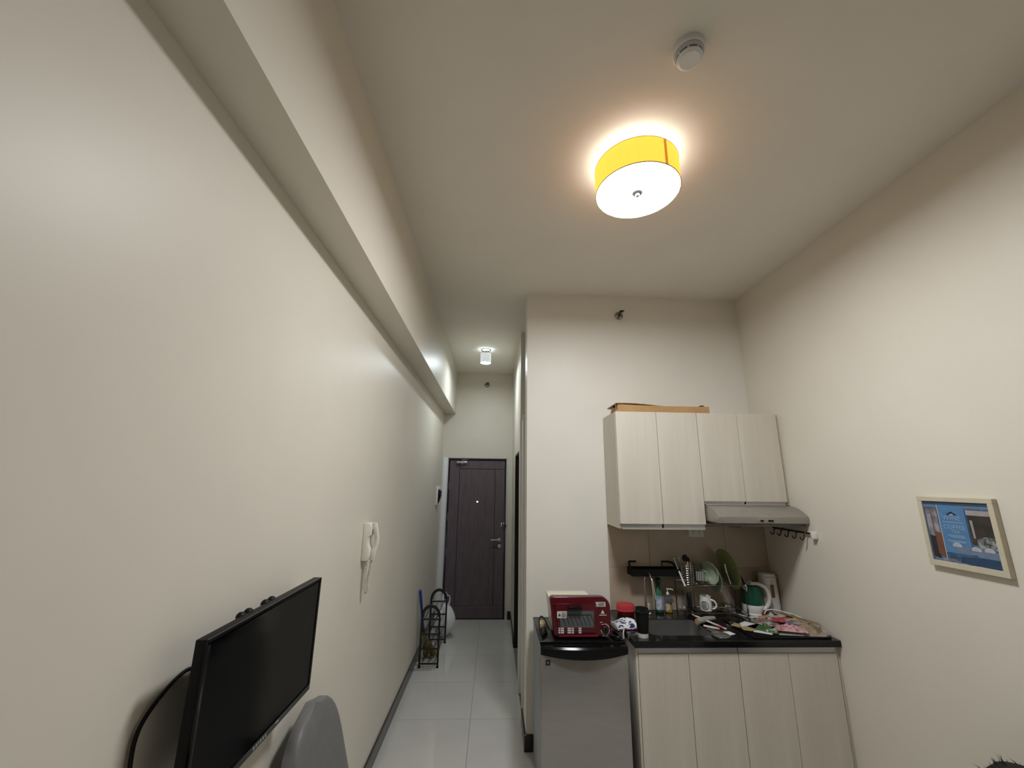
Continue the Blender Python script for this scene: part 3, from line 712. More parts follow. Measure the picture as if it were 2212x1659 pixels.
dish('plate', 'large olive green plate on edge at the right of the dish rack', (1.752, 3.145, 1.188), .140, .016, (-.97, -.02, -.22), OLIVE, 'plate')
sp_ = thing('spatula', (1.72, 3.12, ZT2), 'white plastic spatula leaning before the olive plate', 'spatula')
MB().tube([(1.725, 3.108, ZT2+.002), (1.708, 3.112, 1.16)], .0035, 8).build('handle', WHITE, sp_)
MB().prism([(1.700, 1.16), (1.712, 1.155), (1.702, 1.222), (1.692, 1.222)], 'y', 3.110, 3.114).build('blade', WHITE, sp_, bevel=.001)

# white printed mug in the lower tier
mg = thing('coffee_mug', (1.53, 3.13, ZT1), 'white coffee mug with dark oval print on the lower tier', 'mug')
c_ = (1.535, 3.125, ZT1+.003)
MB().lathe([(.001, 0), (.034, 0), (.040, .008), (.041, .06), (.036, .085), (.0365, .100), (.033, .100), (.0325, .085), (.036, .06), (.035, .010), (.001, .010)], c_, n=28).build('body', WHITE, mg)
MB().tube([(1.560, 3.105, ZT1+.082), (1.580, 3.092, ZT1+.076), (1.592, 3.086, ZT1+.055), (1.588, 3.088, ZT1+.034), (1.570, 3.098, ZT1+.022)], .0062, 8, sm=4).build('handle', WHITE, mg)
pr_ = MB()
def on_mug(a, z, r=.0416): t = R(a); return (c_[0]+r*math.cos(t), c_[1]+r*math.sin(t), c_[2]+z)
pr_.tube([on_mug(234+34*math.cos(2*math.pi*k/24), .044+.026*math.sin(2*math.pi*k/24)) for k in range(24)], .0018, 5, closed=True)
for k in range(7):
    zz = .026+.006*k; ww = 22*math.sqrt(max(.05, 1-((zz-.044)/.024)**2))
    pr_.tube([on_mug(232-ww+2*ww*j/6, zz+.0015*math.sin(j*2+k)) for j in range(7)], .0013, 4)
pr_.build('oval_print', INK, mg)
# clear glasses and glass bowl in the lower tier
for i, (x, y, r, h_, lb) in enumerate(((1.41, 3.12, .034, .13, 'tall clear tumbler at the left end of the lower tier'), (1.455, 3.19, .032, .12, 'clear tumbler behind the coffee mug on the lower tier'))):
    tag(MB().lathe(cupprof(r*.85, r, h_, .0025), (x, y, ZT1+.003), n=24).build('tumbler', GLASS, None), lb, 'glass', 'clear tumblers on the lower tier')
tag(MB().lathe([(.055, 0), (.052, .02), (.035, .045), (.001, .055), (.001, .052), (.033, .042), (.049, .019), (.052, 0)], (1.69, 3.135, ZT1+.003), n=28, caps=False).build('glass_bowl', GLASS, None),
    'upturned clear glass bowl right of the coffee mug', 'bowl')

# ---------------- hob with packets, kettle, pitcher
hb = thing('cooktop', (1.86, 2.95, ZC), 'flat black glass cooktop under the packets', 'cooktop')
bx('glass_plate', mat('black_ceran', (.006, .006, .007), .08, var=.1), hb, 1.60, 2.690, ZC+.0005, 2.09, 3.05, ZC+.010, bevel=.002)
for x_ in (1.72, 1.95): MB().lathe([(.085, 0), (.085, .0006), (.078, .0006), (.078, 0)], (x_, 2.88, ZC+.010), n=32).build('ring_mark', mat('ring_grey', (.06, .06, .06), .3), hb)
kt = thing('electric_kettle', (1.90, 3.14, ZC), 'white electric kettle with a dark green side panel', 'kettle')
kc = (1.895, 3.15)
MB().lathe([(.075, 0), (.078, .006), (.078, .018), (.07, .022)], (kc[0], kc[1], ZC), n=28).build('power_base', WHITE, kt)
MB().lathe([(.066, .022), (.070, .03), (.070, .070), (.068, .075)], (kc[0], kc[1], ZC), n=28).build('lower_body', WHITE, kt)
MB().lathe([(.068, .075), (.070, .10), (.066, .16), (.052, .195), (.030, .207)], (kc[0], kc[1], ZC), n=28).build('green_body', mat('deep_green_plastic', (.008, .09, .055), .3, var=.05), kt)
MB().lathe([(.040, .204), (.032, .214), (.012, .217), (.012, .226), (.001, .228)], (kc[0], kc[1], ZC), n=24).build('lid', WHITE, kt)
MB().tube([(kc[0]-.02, kc[1]-.03, ZC+.214), (kc[0]+.03, kc[1]-.045, ZC+.214), (kc[0]+.075, kc[1]-.055, ZC+.188), (kc[0]+.092, kc[1]-.058, ZC+.135), (kc[0]+.085, kc[1]-.052, ZC+.085), (kc[0]+.05, kc[1]-.048, ZC+.045)], [.010, .012, .013, .013, .013, .011], 10, sm=5).build('handle', WHITE, kt)
MB().prism([(-.052, 0), (-.075, .03), (-.05, .04)], 'y', -.016, .016).build('spout', WHITE, kt).location = Vector((kc[0]-.06, kc[1]-.02, ZC+.155))-W[kt.name]
wp = thing('water_pitcher', (2.05, 3.17, ZC), 'tall white electric jug with brown level strip in the corner', 'pitcher')
oval(MB(), [(.98, 0), (1.0, .006), (1.0, .05), (.86, .26), (.82, .272), (.6, .276)], (2.045, 3.185, ZC), .062, .06, pw=3).build('body', WHITE, wp)
bx('lid_line', GREYW, wp, 2.0, 3.128, ZC+.250, 2.09, 3.134, ZC+.256, bevel=.001)
bx('level_strip', mat('brown_gauge', (.20, .10, .045), .4, var=.1), wp, 2.030, 3.1275, ZC+.118, 2.056, 3.136, ZC+.205, bevel=.001)
bx('button', GREYW, wp, 2.037, 3.130, ZC+.212, 2.051, 3.137, ZC+.232, bevel=.002)
MB().tube([(2.045, 3.24, ZC+.24), (2.045, 3.2535, ZC+.20), (2.045, 3.25, ZC+.10), (2.045, 3.243, ZC+.06)], .005, 8).build('handle', WHITE, wp)

def pillow(name, c, sx, sy, h_, rot, m_, seed, tilt=(0, 0), puff=.45, crumple=.55):
    o = MB(); o.M = Matrix.Translation(c) @ Matrix.Rotation(R(rot), 4, 'Z') @ Matrix.Rotation(R(tilt[0]), 4, 'X') @ Matrix.Rotation(R(tilt[1]), 4, 'Y')
    NU, NV = 18, 14; vv = []; ff = []
    for top in (0, 1):
        for i in range(NU+1):
            for j in range(NV+1):
                u, v = i/NU, j/NV
                a = (math.sin(math.pi*u)*math.sin(math.pi*v))**puff if 0 < i < NU and 0 < j < NV else 0
                nz = noise.noise(Vector((u*4+seed, v*4, seed*1.7)))
                z = .0015+(h_*a*(1+crumple*2*nz) if top else -.0003*a)
                ex = noise.noise(Vector((u*3, seed, v*3)))*.05
                vv.append(((u-.5+ex*.6)*sx, (v-.5+ex)*sy, z))
    N_ = (NU+1)*(NV+1)
    for i in range(NU):
        for j in range(NV):
            a = i*(NV+1)+j; b = a+NV+1; ff += [(a, a+1, b+1, b), (N_+a, N_+b, N_+b+1, N_+a+1)]
    rim = [i*(NV+1) for i in range(NU+1)]+[NU*(NV+1)+j for j in range(1, NV+1)]+[i*(NV+1)+NV for i in range(NU-1, -1, -1)]+[j for j in range(NV-1, 0, -1)]
    for i in range(len(rim)): a, b = rim[i], rim[(i+1) % len(rim)]; ff.append((a, b, N_+b, N_+a))
    o.add(vv, ff)
    return o.build(name, m_, None, smooth=60)
ZP = ZC+.0105
PK = 'food packets heaped on the cooktop'
def packet(label, *a, **k): return tag(pillow('food_packet', *a, **k), label, 'packet', PK)
FILM = lambda n, c, c2, vsc, lo=.45, hi=.6: mat(n, c, .28, c2=c2, vscale=vsc, lo=lo, hi=hi, detail=6)
packet('large cream food packet with dark print at the back of the heap', (1.985, 2.98, ZP+.002), .22, .15, .035, -28, FILM('cream_print_film', (.50, .45, .40), (.05, .045, .04), 34, .50, .56), 1.0)
packet('tan noodle packet reaching toward the right wall', (2.02, 2.80, ZP+.002), .15, .20, .030, -10, FILM('tan_film', (.36, .27, .17), (.16, .11, .05), 18), 2.0)
packet('pink and white checked packet at the front of the heap', (1.885, 2.755, ZP+.020), .17, .10, .020, -18, FILM('pink_check_film', (.56, .36, .37), (.40, .13, .17), 60, .5, .56), 3.0)
packet('green and white food packet at the left of the heap', (1.765, 2.80, ZP+.002), .13, .09, .022, -42, FILM('green_film', (.05, .11, .03), (.42, .46, .38), 24, .52, .6), 4.0)
packet('bright red packet in the middle of the heap', (1.925, 2.895, ZP+.026), .12, .07, .020, -22, FILM('red_film', (.34, .05, .06), (.50, .32, .32), 32, .52, .60), 5.0)
packet('maroon packet leaning on the white electric jug', (1.965, 3.075, ZP-.004), .12, .08, .030, -10, FILM('maroon_film', (.10, .010, .010), (.06, .008, .008), 20), 6.0)
packet('small yellow sachet on top of the heap', (2.0, 2.87, ZP+.040), .06, .045, .008, 12, FILM('yellow_film', (.46, .38, .12), (.36, .28, .08), 20), 7.0)
packet('clear crinkled bag with silver shine under the pink packet', (1.93, 2.76, ZP+.000), .28, .12, .022, -8, mat('crinkled_clear_film', (.40, .37, .33), .22, c2=(.24, .22, .19), vscale=20), 8.0)
packet('purple grey sachet at the right of the red packet', (1.965, 2.835, ZP+.030), .09, .05, .012, -20, FILM('purple_grey_film', (.16, .13, .16), (.30, .26, .27), 24), 9.0)
packet('brown foil packet behind the red packet', (1.845, 2.925, ZP+.002), .15, .10, .022, -35, FILM('brown_foil_film', (.20, .13, .11), (.30, .20, .17), 18), 10.0)
packet('silver white wrapper beside the green packet', (1.815, 2.855, ZP+.014), .10, .05, .012, -30, FILM('silver_film', (.40, .39, .37), (.12, .11, .10), 30), 11.0)
packet('orange edged wrapper under the cream packet', (1.90, 3.00, ZP+.004), .12, .06, .016, -50, FILM('orange_film', (.34, .16, .07), (.45, .38, .32), 26), 12.0)
packet('dark green wrapper on the cream packet', (2.035, 2.955, ZP+.034), .075, .035, .008, -25, FILM('dark_green_film', (.02, .06, .025), (.10, .14, .10), 30), 13.0)
packet('white crinkled wrapper at the right wall corner of the heap', (2.075, 2.745, ZP+.002), .07, .06, .014, 20, FILM('white_film', (.55, .53, .50), (.34, .32, .30), 30), 14.0)
CHOP = mat('chopstick_wood', (.28, .16, .07), .5, var=.1)
tag(MB().tube([(1.965, 3.02, ZP+.050), (2.108, 2.80, ZP+.040)], [.004, .0025], 8).build('chopstick', CHOP, None), 'upper wooden chopstick lying across the packets', 'chopstick', 'chopsticks on the packets')
tag(MB().tube([(1.99, 2.99, ZP+.046), (2.10, 2.775, ZP+.036)], [.004, .0025], 8).build('chopstick', CHOP, None), 'lower wooden chopstick lying across the packets', 'chopstick', 'chopsticks on the packets')
tag(MB().tube([(1.77, 3.20, ZC+.004), (1.79, 3.13, ZC+.004), (1.82, 3.075, ZC+.006), (1.845, 3.045, ZP+.005), (1.87, 3.03, ZP+.006)], .004, 8, sm=5).build('white_cord', WHITE, None), 'white power cord curling in front of the kettle', 'cord')
tag(MB().tube([(1.90, 3.035, ZP+.030), (1.935, 3.055, ZP+.046), (1.985, 3.045, ZP+.052), (2.05, 2.98, ZP+.046), (2.09, 2.93, ZP+.034)], .0035, 8, sm=5).build('plastic_tie', WHITE, None), 'white plastic strip arching over the back packet', 'plastic strip')

# paper scraps in front
def slip(name, pts, z, m_, label, group=None, cat='paper'):
    return tag(MB().prism(pts, 'z', z, z+.0012).build(name, m_, None, smooth=0), label, cat, group)
PAPER = mat('white_paper', (.70, .70, .70), .7, var=.02); KRAFT = mat('kraft_paper', (.36, .25, .13), .75, var=.06)
slip('paper_slip', [(1.455, 2.804), (1.486, 2.748), (1.535, 2.771), (1.520, 2.818)], ZC+.0006, PAPER, 'small white paper slip beside the sink')
slip('paper_packet', [(1.575, 2.896), (1.612, 2.853), (1.666, 2.905), (1.630, 2.945)], ZP+.001, KRAFT, 'left kraft sachet on the cooktop edge', 'small sachets on the cooktop edge', 'sachet')
slip('paper_packet', [(1.625, 2.85), (1.755, 2.912), (1.714, 2.965), (1.66, 2.93)], ZP+.0035, PAPER, 'white sachet under the kraft sachets', 'small sachets on the cooktop edge', 'sachet')
slip('paper_packet', [(1.603, 2.792), (1.645, 2.772), (1.690, 2.81), (1.66, 2.866), (1.612, 2.845)], ZP+.0055, KRAFT, 'right kraft sachet on the cooktop edge', 'small sachets on the cooktop edge', 'sachet')
slip('paper_card', [(1.668, 2.815), (1.655, 2.775), (1.742, 2.722), (1.765, 2.765)], ZP+.0010, PAPER, 'narrow white card in front of the packets')
# wrapped straws and utensils
stw = mat('red_stripe_wrap', (.66, .60, .58), .5, c2=(.38, .10, .08), vscale=60, stretch=(.25, .25, 1), lo=.52, hi=.58)
tag(MB().tube([(1.40, 3.055, ZC+.030), (1.45, 2.96, ZC+.020), (1.520, 2.845, ZC+.006)], .0055, 8, flat=.6).build('wrapped_straw', stw, None), 'longer red and white wrapped straw by the dish rack', 'straw', 'wrapped straws by the sink')
tag(MB().tube([(1.400, 2.905, ZC+.008), (1.435, 2.878, ZC+.007), (1.475, 2.845, ZC+.005)], .0065, 8, flat=.6).build('wrapped_straw', stw, None), 'shorter red and white wrapped straw nearest the sink', 'straw', 'wrapped straws by the sink')
rl = thing('film_roll', (1.44, 2.98, ZC), 'grey plastic wrapped roll lying before the dish rack', 'roll')
MB().tube([(1.375, 2.935, ZC+.021), (1.46, 2.985, ZC+.021), (1.535, 3.02, ZC+.018)], [.019, .019, .012], 16).build('wrap', mat('grey_film', (.36, .35, .34), .25, var=.1, vscale=20), rl)
MB().tube([(1.370, 2.932, ZC+.021), (1.376, 2.9355, ZC+.021)], .0165, 16).build('core', mat('kraft_core', (.40, .27, .12), .7, var=.05), rl)
tag(MB().lathe([(.052, .002), (.055, .004), (.050, .010), (.030, .016), (.001, .018), (.001, .016), (.029, .014), (.048, .008)], (1.425, 2.745, ZC), n=28, caps=False).build('dome_cover', CLRP, None), 'clear domed plastic lid between sink and paper slip', 'cover')

# ================================================================== LEFT WALL THINGS
# television
tv = thing('television', (-.68, 1.37, 1.05), 'flat black wall mounted television on the left wall', 'television')
TX, TY0, TY1, TZ0, TZ1 = -.640, 1.062, 1.687, 1.060, 1.428
bx('cabinet', BLKM, tv, TX-.028, TY0, TZ0, TX-.002, TY1, TZ1, bevel=.003)
m = MB()
bz = .011
for b in ((TY0, TZ0, TY1, TZ0+.019), (TY0, TZ1-bz, TY1, TZ1), (TY0, TZ0+.019, TY0+bz, TZ1-bz), (TY1-bz, TZ0+.019, TY1, TZ1-bz)):
    m.box(TX-.003, b[0], b[1], TX+.002, b[2], b[3])
m.build('bezel', BLK, tv, bevel=.001, seg=1)
bx('screen', SCREEN, tv, TX-.0025, TY0+bz, TZ0+.019, TX-.0005, TY1-bz, TZ1-bz)
bx('rear_housing', BLKM, tv, TX-.055, TY0+.10, TZ0+.03, TX-.028, TY1-.10, TZ1-.08, bevel=.006)
lg = MB()
for k, (a, b) in enumerate(((0, .010), (.013, .022), (.025, .031), (.034, .044), (.047, .056), (.059, .067))):
    y = 1.335+a; lg.box(TX+.002, y, TZ0+.006, TX+.0026, y+(b-a)*.8, TZ0+.013)
lg.build('maker_mark', mat('mark_grey', (.40, .41, .40), .4, .3), tv)
bx('sensor_lens', mat('lens_grey', (.45, .47, .50), .2), tv, TX+.002, 1.452, TZ0+.011, TX+.0026, 1.470, TZ0+.014)
mt = MB().box(-.744, 1.30, 1.15, -.738, 1.44, 1.36).box(-.738, 1.35, 1.22, -.695, 1.39, 1.30)
mt.build('wall_bracket', BLKM, tv, bevel=.002)
for yy in (1.24, 1.275, 1.36, 1.395): MB().ball((-.672, yy, TZ1-.004), (.012, .014, .012), 10, 6).build('bracket_knob', BLKM, tv)
tvc = [(-.695, 1.22, 1.28), (-.715, 1.18, 1.315), (-.734, 1.165, 1.33), (-.735, 1.113, 1.323), (-.736, 1.059, 1.292), (-.736, 1.033, 1.258), (-.736, 1.032, 1.202), (-.736, 1.05, 1.10), (-.736, 1.09, .90), (-.736, 1.12, .60), (-.736, 1.12, .35)]
MB().tube(tvc, .0045, 8, sm=8).build('cable', BLKM, tv)

# intercom phone
ip = thing('wall_phone', (-.72, 2.56, 1.33), 'ivory wall phone with a coiled cord on the left wall', 'phone')
MB().prism([(-.745, 1.337), (-.708, 1.337), (-.702, 1.36), (-.704, 1.40), (-.716, 1.42), (-.716, 1.462), (-.704, 1.475), (-.702, 1.52), (-.712, 1.540), (-.745, 1.540)], 'y', 2.515, 2.60).build('base', IVORY, ip, bevel=.003)
hs = [(-.694, 2.557, 1.340), (-.690, 2.557, 1.375), (-.678, 2.557, 1.415), (-.674, 2.557, 1.445), (-.678, 2.557, 1.475), (-.690, 2.557, 1.512), (-.694, 2.557, 1.540)]
MB().tube(hs, [.012, .015, .012, .0115, .012, .015, .012], 12, flat=1.5, sm=4).build('handset', IVORY, ip)
def coil(path, r, turns, n):
    P = [Vector(p) for p in path]; L = [0]
    for a, b in zip(P, P[1:]): L.append(L[-1]+(b-a).length)
    out = []
    for k in range(n+1):
        s_ = L[-1]*k/n; i = max(j for j in range(len(P)-1) if L[j] <= s_+1e-9)
        t = (s_-L[i])/(L[i+1]-L[i]); c = P[i].lerp(P[i+1], t); a = 2*math.pi*turns*k/n
        out.append(c+Vector((math.cos(a)*r, math.sin(a)*r, 0)))
    return out
MB().tube(coil([(-.695, 2.555, 1.335), (-.702, 2.562, 1.28), (-.712, 2.57, 1.22), (-.705, 2.565, 1.17), (-.716, 2.56, 1.155), (-.724, 2.556, 1.20), (-.722, 2.55, 1.27), (-.722, 2.552, 1.335)], .0062, 40, 480), .0023, 5).build('coiled_cord', mat('cord_ivory', (.62, .58, .50), .5), ip)

# wall box by the door
wb = thing('door_intercom', (-.72, 5.6, 1.48), 'white and black video intercom on the left wall near the entrance', 'intercom')
bx('plate', WHITE, wb, -.745, 5.52, 1.480, -.722, 5.70, 1.716, bevel=.004)
MB().prism([(-.722, 1.50), (-.716, 1.50), (-.692, 1.59), (-.690, 1.655), (-.706, 1.672), (-.722, 1.675)], 'y', 5.53, 5.69).build('receiver', BLK, wb, bevel=.004)
bx('call_panel', WHITE, wb, -.722, 5.60, 1.485, -.712, 5.69, 1.54, bevel=.003)
bx('upper_panel', WHITE, wb, -.722, 5.60, 1.678, -.712, 5.69, 1.713, bevel=.003)
# light switch
sw = thing('light_switch', (XH-.004, 5.85, 1.33), 'small white light switch on the hall right wall', 'switch')
bx('plate', IVORY, sw, XH-.008, 5.815, 1.335, XH-.0005, 5.885, 1.450, bevel=.002)
for z in (1.365, 1.40, 1.425): bx('rocker', WHITE, sw, XH-.012, 5.838, z-.008, XH-.008, 5.862, z+.008, bevel=.001)

# ================================================================== PICTURE
PXF = XR-.025
pf = thing('framed_picture', (XR-.012, 1.845, 1.427), 'square pale wood framed cafe print on the right wall', 'picture')
FRM = mat('pale_frame_wood', (.58, .52, .39), .55, var=.04, vscale=20)
y0, y1, z0, z1, fwid = 1.688, 2.002, 1.427, 1.740, .021
for b in ((y0, z0, y1, z0+fwid+.004), (y0, z1-fwid, y1, z1), (y0, z0+fwid+.004, y0+fwid, z1-fwid), (y1-fwid, z0+fwid+.004, y1, z1-fwid)):
    bx('frame_bar', FRM, pf, PXF, b[0], b[1], XR-.0005, b[2], b[3], bevel=.0012, seg=1)
iy0, iy1, iz0, iz1 = y0+fwid, y1-fwid, z0+fwid+.004, z1-fwid
PXP = PXF+.006
def P2(u, v, d=0): return (PXP-d, iy1-(iy1-iy0)*u, iz0+(iz1-iz0)*v)     # u to the right as seen, v up
def patch(nm, poly, c, d, c2=None, vsc=30):
    m = MB(); pts = [P2(u, v, d) for u, v in poly]; m.add(pts, [tuple(range(len(pts)))[::-1]])
    return m.build(nm, mat('print_'+nm, c, .55, c2=c2, vscale=vsc) if c2 else mat('print_'+nm, c, .55, var=.08, vscale=vsc), pr0, smooth=0)
pr0 = MB().add([P2(0, 0), P2(1, 0), P2(1, 1), P2(0, 1), P2(0, 0, -.003), P2(1, 0, -.003), P2(1, 1, -.003), P2(0, 1, -.003)],
               [(0, 1, 2, 3), (7, 6, 5, 4), (0, 4, 5, 1), (1, 5, 6, 2), (2, 6, 7, 3), (3, 7, 4, 0)]).build('print', mat('print_blue_ground', (.07, .14, .25), .5, c2=(.03, .07, .14), vscale=30), pf, smooth=0)
e_ = .0003
patch('awning', [(0, .93), (1, .93), (1, 1), (0, 1)], (.025, .065, .12), e_)
patch('lintel', [(0, .90), (1, .90), (1, .945), (0, .945)], (.13, .19, .27), 2*e_)
patch('shop_window', [(.02, .38), (.20, .38), (.20, .89), (.02, .89)], (.34, .32, .33), 2*e_, (.09, .08, .085), 26)
patch('window_post', [(.10, .38), (.12, .38), (.12, .89), (.10, .89)], (.10, .10, .12), 3*e_)
patch('dark_plinth', [(.02, .06), (.13, .04), (.13, .40), (.02, .42)], (.025, .025, .032), 3*e_)
patch('brown_board', [(.11, .12), (.22, .07), (.22, .46), (.11, .50)], (.17, .070, .04), 4*e_)
patch('blue_sign', [(.23, .16), (.64, .16), (.64, .93), (.23, .95)], (.085, .205, .40), 4*e_)
patch('sign_edge', [(.222, .05), (.235, .05), (.235, .94), (.222, .94)], (.45, .45, .42), 5*e_)
patch('doorway', [(.66, .34), (1, .34), (1, .80), (.66, .80)], (.030, .026, .022), 3*e_, (.06, .045, .035), 18)
patch('door_lintel', [(.66, .80), (1, .80), (1, .88), (.66, .88)], (.34, .31, .31), 4*e_)
patch('door_post', [(.70, .44), (.73, .44), (.73, .72), (.69, .72)], (.30, .29, .30), 5*e_)
patch('foliage', [(.74, .28), (1, .28), (1, .46), (.86, .48), (.74, .42)], (.03, .045, .035), 5*e_, (.35, .36, .36), 60)
patch('pavement', [(.03, 0), (1, 0), (1, .10), (.24, .06), (.03, .05)], (.30, .28, .31), 3*e_, (.05, .10, .18), 24)
patch('table_shadow', [(.42, .02), (1, .0), (1, .16), (.45, .12)], (.025, .06, .12), 4*e_)
def blob(cu, cv, ru, rv, n=14, flat=-.3): return [(cu+ru*math.cos(2*math.pi*k/n), cv+max(rv*math.sin(2*math.pi*k/n), flat*rv)) for k in range(n)]
patch('table_cloth', blob(.58, .20, .19, .10), (.14, .20, .29), 5*e_); patch('table_cloth', blob(.86, .18, .17, .12), (.26, .27, .33), 6*e_)
for cu_, cv_ in ((.43, .285), (.70, .255), (.88, .26)): patch('chair_back', blob(cu_, cv_, .07, .055), (.44, .42, .46), 7*e_)
lt_ = MB()
def letter(body, u, v, size): text_mesh(lt_, body, size, lambda x, y, d: P2(u+x/(iy1-iy0), v+y/(iz1-iz0), 6*e_+d))
letter('WINE', .43, .735, .030); letter('COFFEE', .44, .585, .026); letter('TEA', .45, .515, .021)
for v, a, b in ((.665, .28, .59), (.45, .32, .57), (.425, .36, .58), (.36, .30, .58), (.345, .34, .56)):
    for k in range(9):
        uu = a+(b-a)*k/9; lt_.add([P2(uu, v-.008, 6*e_), P2(uu+(b-a)/13, v-.008, 6*e_), P2(uu+(b-a)/13, v+.010, 6*e_), P2(uu, v+.010, 6*e_)], [(0, 1, 2, 3)])
lt_.build('sign_lettering', mat('print_lettering', (.26, .40, .55), .5), pr0, smooth=0)
patch('sign_roof_mark', [(.35, .785), (.53, .785), (.44, .845)], (.012, .025, .04), 6*e_)
patch('sign_roof_light', [(.41, .785), (.47, .785), (.46, .803), (.42, .803)], (.5, .5, .5), 7*e_)

# ================================================================== CEILING THINGS
LX, LY, LZ = .6875, 1.722, 3.200
lamp = thing('drum_ceiling_lamp', (LX, LY, LZ), 'round ceiling lamp with a glowing yellow drum shade', 'lamp')
def emis(name, c, s_):
    m = mat(name, c, .6, var=.0, emit=c, estr=s_); return m
SHADE = mat('yellow_shade_fabric', (.60, .30, .05), .8, var=.06, vscale=40, stretch=(1, 1, .2), emit=(1.0, .385, .04), estr=SHADE_W)
MB().lathe([(.2025, 0), (.204, 0), (.204, .142), (.2025, .142)], (LX, LY, LZ), n=64, caps=False).build('shade', SHADE, lamp)
MB().lathe([(.2024, .001), (.2024, .1415), (.2012, .1415), (.2012, .001)], (LX, LY, LZ), n=64, caps=False).build('shade_lining', mat('added_glow_lining', (.55, .40, .14), .8, var=.02, emit=(1.0, .60, .08), estr=LINING_W), lamp)  # lining made to emit, adds golden glow to the ceiling
MB().tube([(LX+.2035*math.cos(2*math.pi*k/64), LY+.2035*math.sin(2*math.pi*k/64), LZ+.0015) for k in range(64)], .0022, 6, closed=True).build('bottom_trim', mat('shade_trim', (.30, .25, .17), .6, var=.05), lamp)
MB().tube([(LX+.2035*math.cos(2*math.pi*k/64), LY+.2035*math.sin(2*math.pi*k/64), LZ+.1415) for k in range(64)], .0018, 6, closed=True).build('top_trim', MATS['shade_trim'], lamp)
MB().lathe([(.2005, .004), (.2005, .008), (.001, .009), (.001, .005)], (LX, LY, LZ), n=64, caps=False).build('diffuser', emis('diffuser_acrylic', (.95, .975, 1.0), 4.0), lamp)
MATS['diffuser_acrylic'].cycles.emission_sampling = 'NONE'
def disk_light(name, loc, r, c, radiance, parent):
    l = bpy.data.lights.new(name, 'AREA'); l.shape = 'DISK'; l.size = 2*r; l.color = c
    l.energy = radiance*math.pi*math.pi*r*r          # watts for the wanted radiance
    o = bpy.data.objects.new(name, l); col.objects.link(o); o.parent = parent; o.location = Vector(loc)-W[parent.name]; return o
disk_light('diffuser_light', (LX, LY, LZ+.002), .198, (.95, .975, 1.0), DIFFUSER_W, lamp)
MB().lathe([(.199, .012), (.199, .016), (.001, .016), (.001, .012)], (LX, LY, LZ), n=48, caps=False).build('upward_light_block', WHITE, lamp)  # opaque disc added to keep diffuser light from escaping upward
MB().lathe([(.027, .0015), (.027, -.004), (.021, -.009), (.012, -.010), (.011, -.019), (.005, -.024), (.001, -.024)], (LX, LY, LZ), n=24).build('finial', mat('finial_metal', (.22, .21, .19), .35, .8), lamp)
MB().add(*wrap(.2046, (LX, LY), LZ+.002, LZ+.140, -72, -67.5, 3)).build('seam', mat('shade_seam', (.30, .12, .02), .8, var=.05, emit=(.7, .25, .03), estr=.5), lamp)
MB().tube([(LX+.09*math.cos(2*math.pi*k/32), LY+.09*math.sin(2*math.pi*k/32), LZ+.105) for k in range(32)], .013, 10, closed=True).build('ring_tube', emis('ring_tube_light', (.50, .76, 1.0), BULB_W), lamp)
MB().lathe([(.06, .165), (.06, .188)], (LX, LY, LZ), n=32).build('ceiling_plate', WHITE, lamp)
MB().lathe([(.006, .005), (.006, .17)], (LX, LY, LZ), n=10).build('stem', NICKEL, lamp)

hl = thing('hall_downlight', (-.13, 4.84, 3.2), 'small chrome cylinder downlight on the hall ceiling', 'lamp')
hx, hy = -.130, 4.84
MB().lathe([(.062, H-.001), (.062, H-.012), (.050, H-.020)], (hx, hy, 0), n=28).build('ceiling_plate', CHROME, hl)
for k in range(4):
    t = 2*math.pi*k/4+.4
    MB().tube([(hx+.05*math.cos(t), hy+.05*math.sin(t), H-.015), (hx+.056*math.cos(t), hy+.056*math.sin(t), H-.04), (hx+.060*math.cos(t), hy+.060*math.sin(t), H-.065)], .005, 6).build('bracket', CHROME, hl)
MB().lathe([(.066, H-.175), (.066, H-.055), (.062, H-.055), (.062, H-.175)], (hx, hy, 0), n=32, caps=False).build('frosted_sleeve', mat('frosted_glass_sleeve', (.70, .73, .73), .4, var=.01, emit=(.86, .95, 1.0), estr=.28), hl)
MB().lathe([(.061, H-.172), (.061, H-.168), (.001, H-.167), (.001, H-.171)], (hx, hy, 0), n=32, caps=False).build('lens', emis('hall_lens', (.84, .95, 1.0), 6.0), hl)
MATS['hall_lens'].cycles.emission_sampling = 'NONE'
disk_light('lens_light', (hx, hy, H-.180), .060, (.84, .95, 1.0), HALL_W, hl)
MB().ball((hx, hy, H-.075), .022, 14, 8).build('bulb', emis('hall_bulb', (.84, .95, 1.0), 9.0), hl)

sd = thing('smoke_detector', (.705, 1.175, H-.06), 'white round smoke detector on the ceiling', 'smoke detector')
sc = (.700, 1.165)
MB().lathe([(.058, H), (.058, H-.022), (.054, H-.026)], (sc[0], sc[1], 0), n=36).build('base', WHITE, sd)
MB().lathe([(.052, H-.026), (.052, H-.034), (.045, H-.038)], (sc[0], sc[1], 0), n=36).build('chamber', GREYW, sd)
MB().lathe([(.046, H-.040), (.046, H-.052), (.036, H-.060), (.001, H-.061)], (sc[0], sc[1], 0), n=36).build('cover', WHITE, sd)
for a in (20, 65, 110, 155, 200, 245, 290, 335):
    MB().add(*wrap(.0462, sc, H-.048, H-.043, a, a+36, 5)).build('vent', BLKM, sd)
MB().ball((sc[0]+.015, sc[1]-.045, H-.024), .004, 8, 6).build('indicator', BLK, sd)

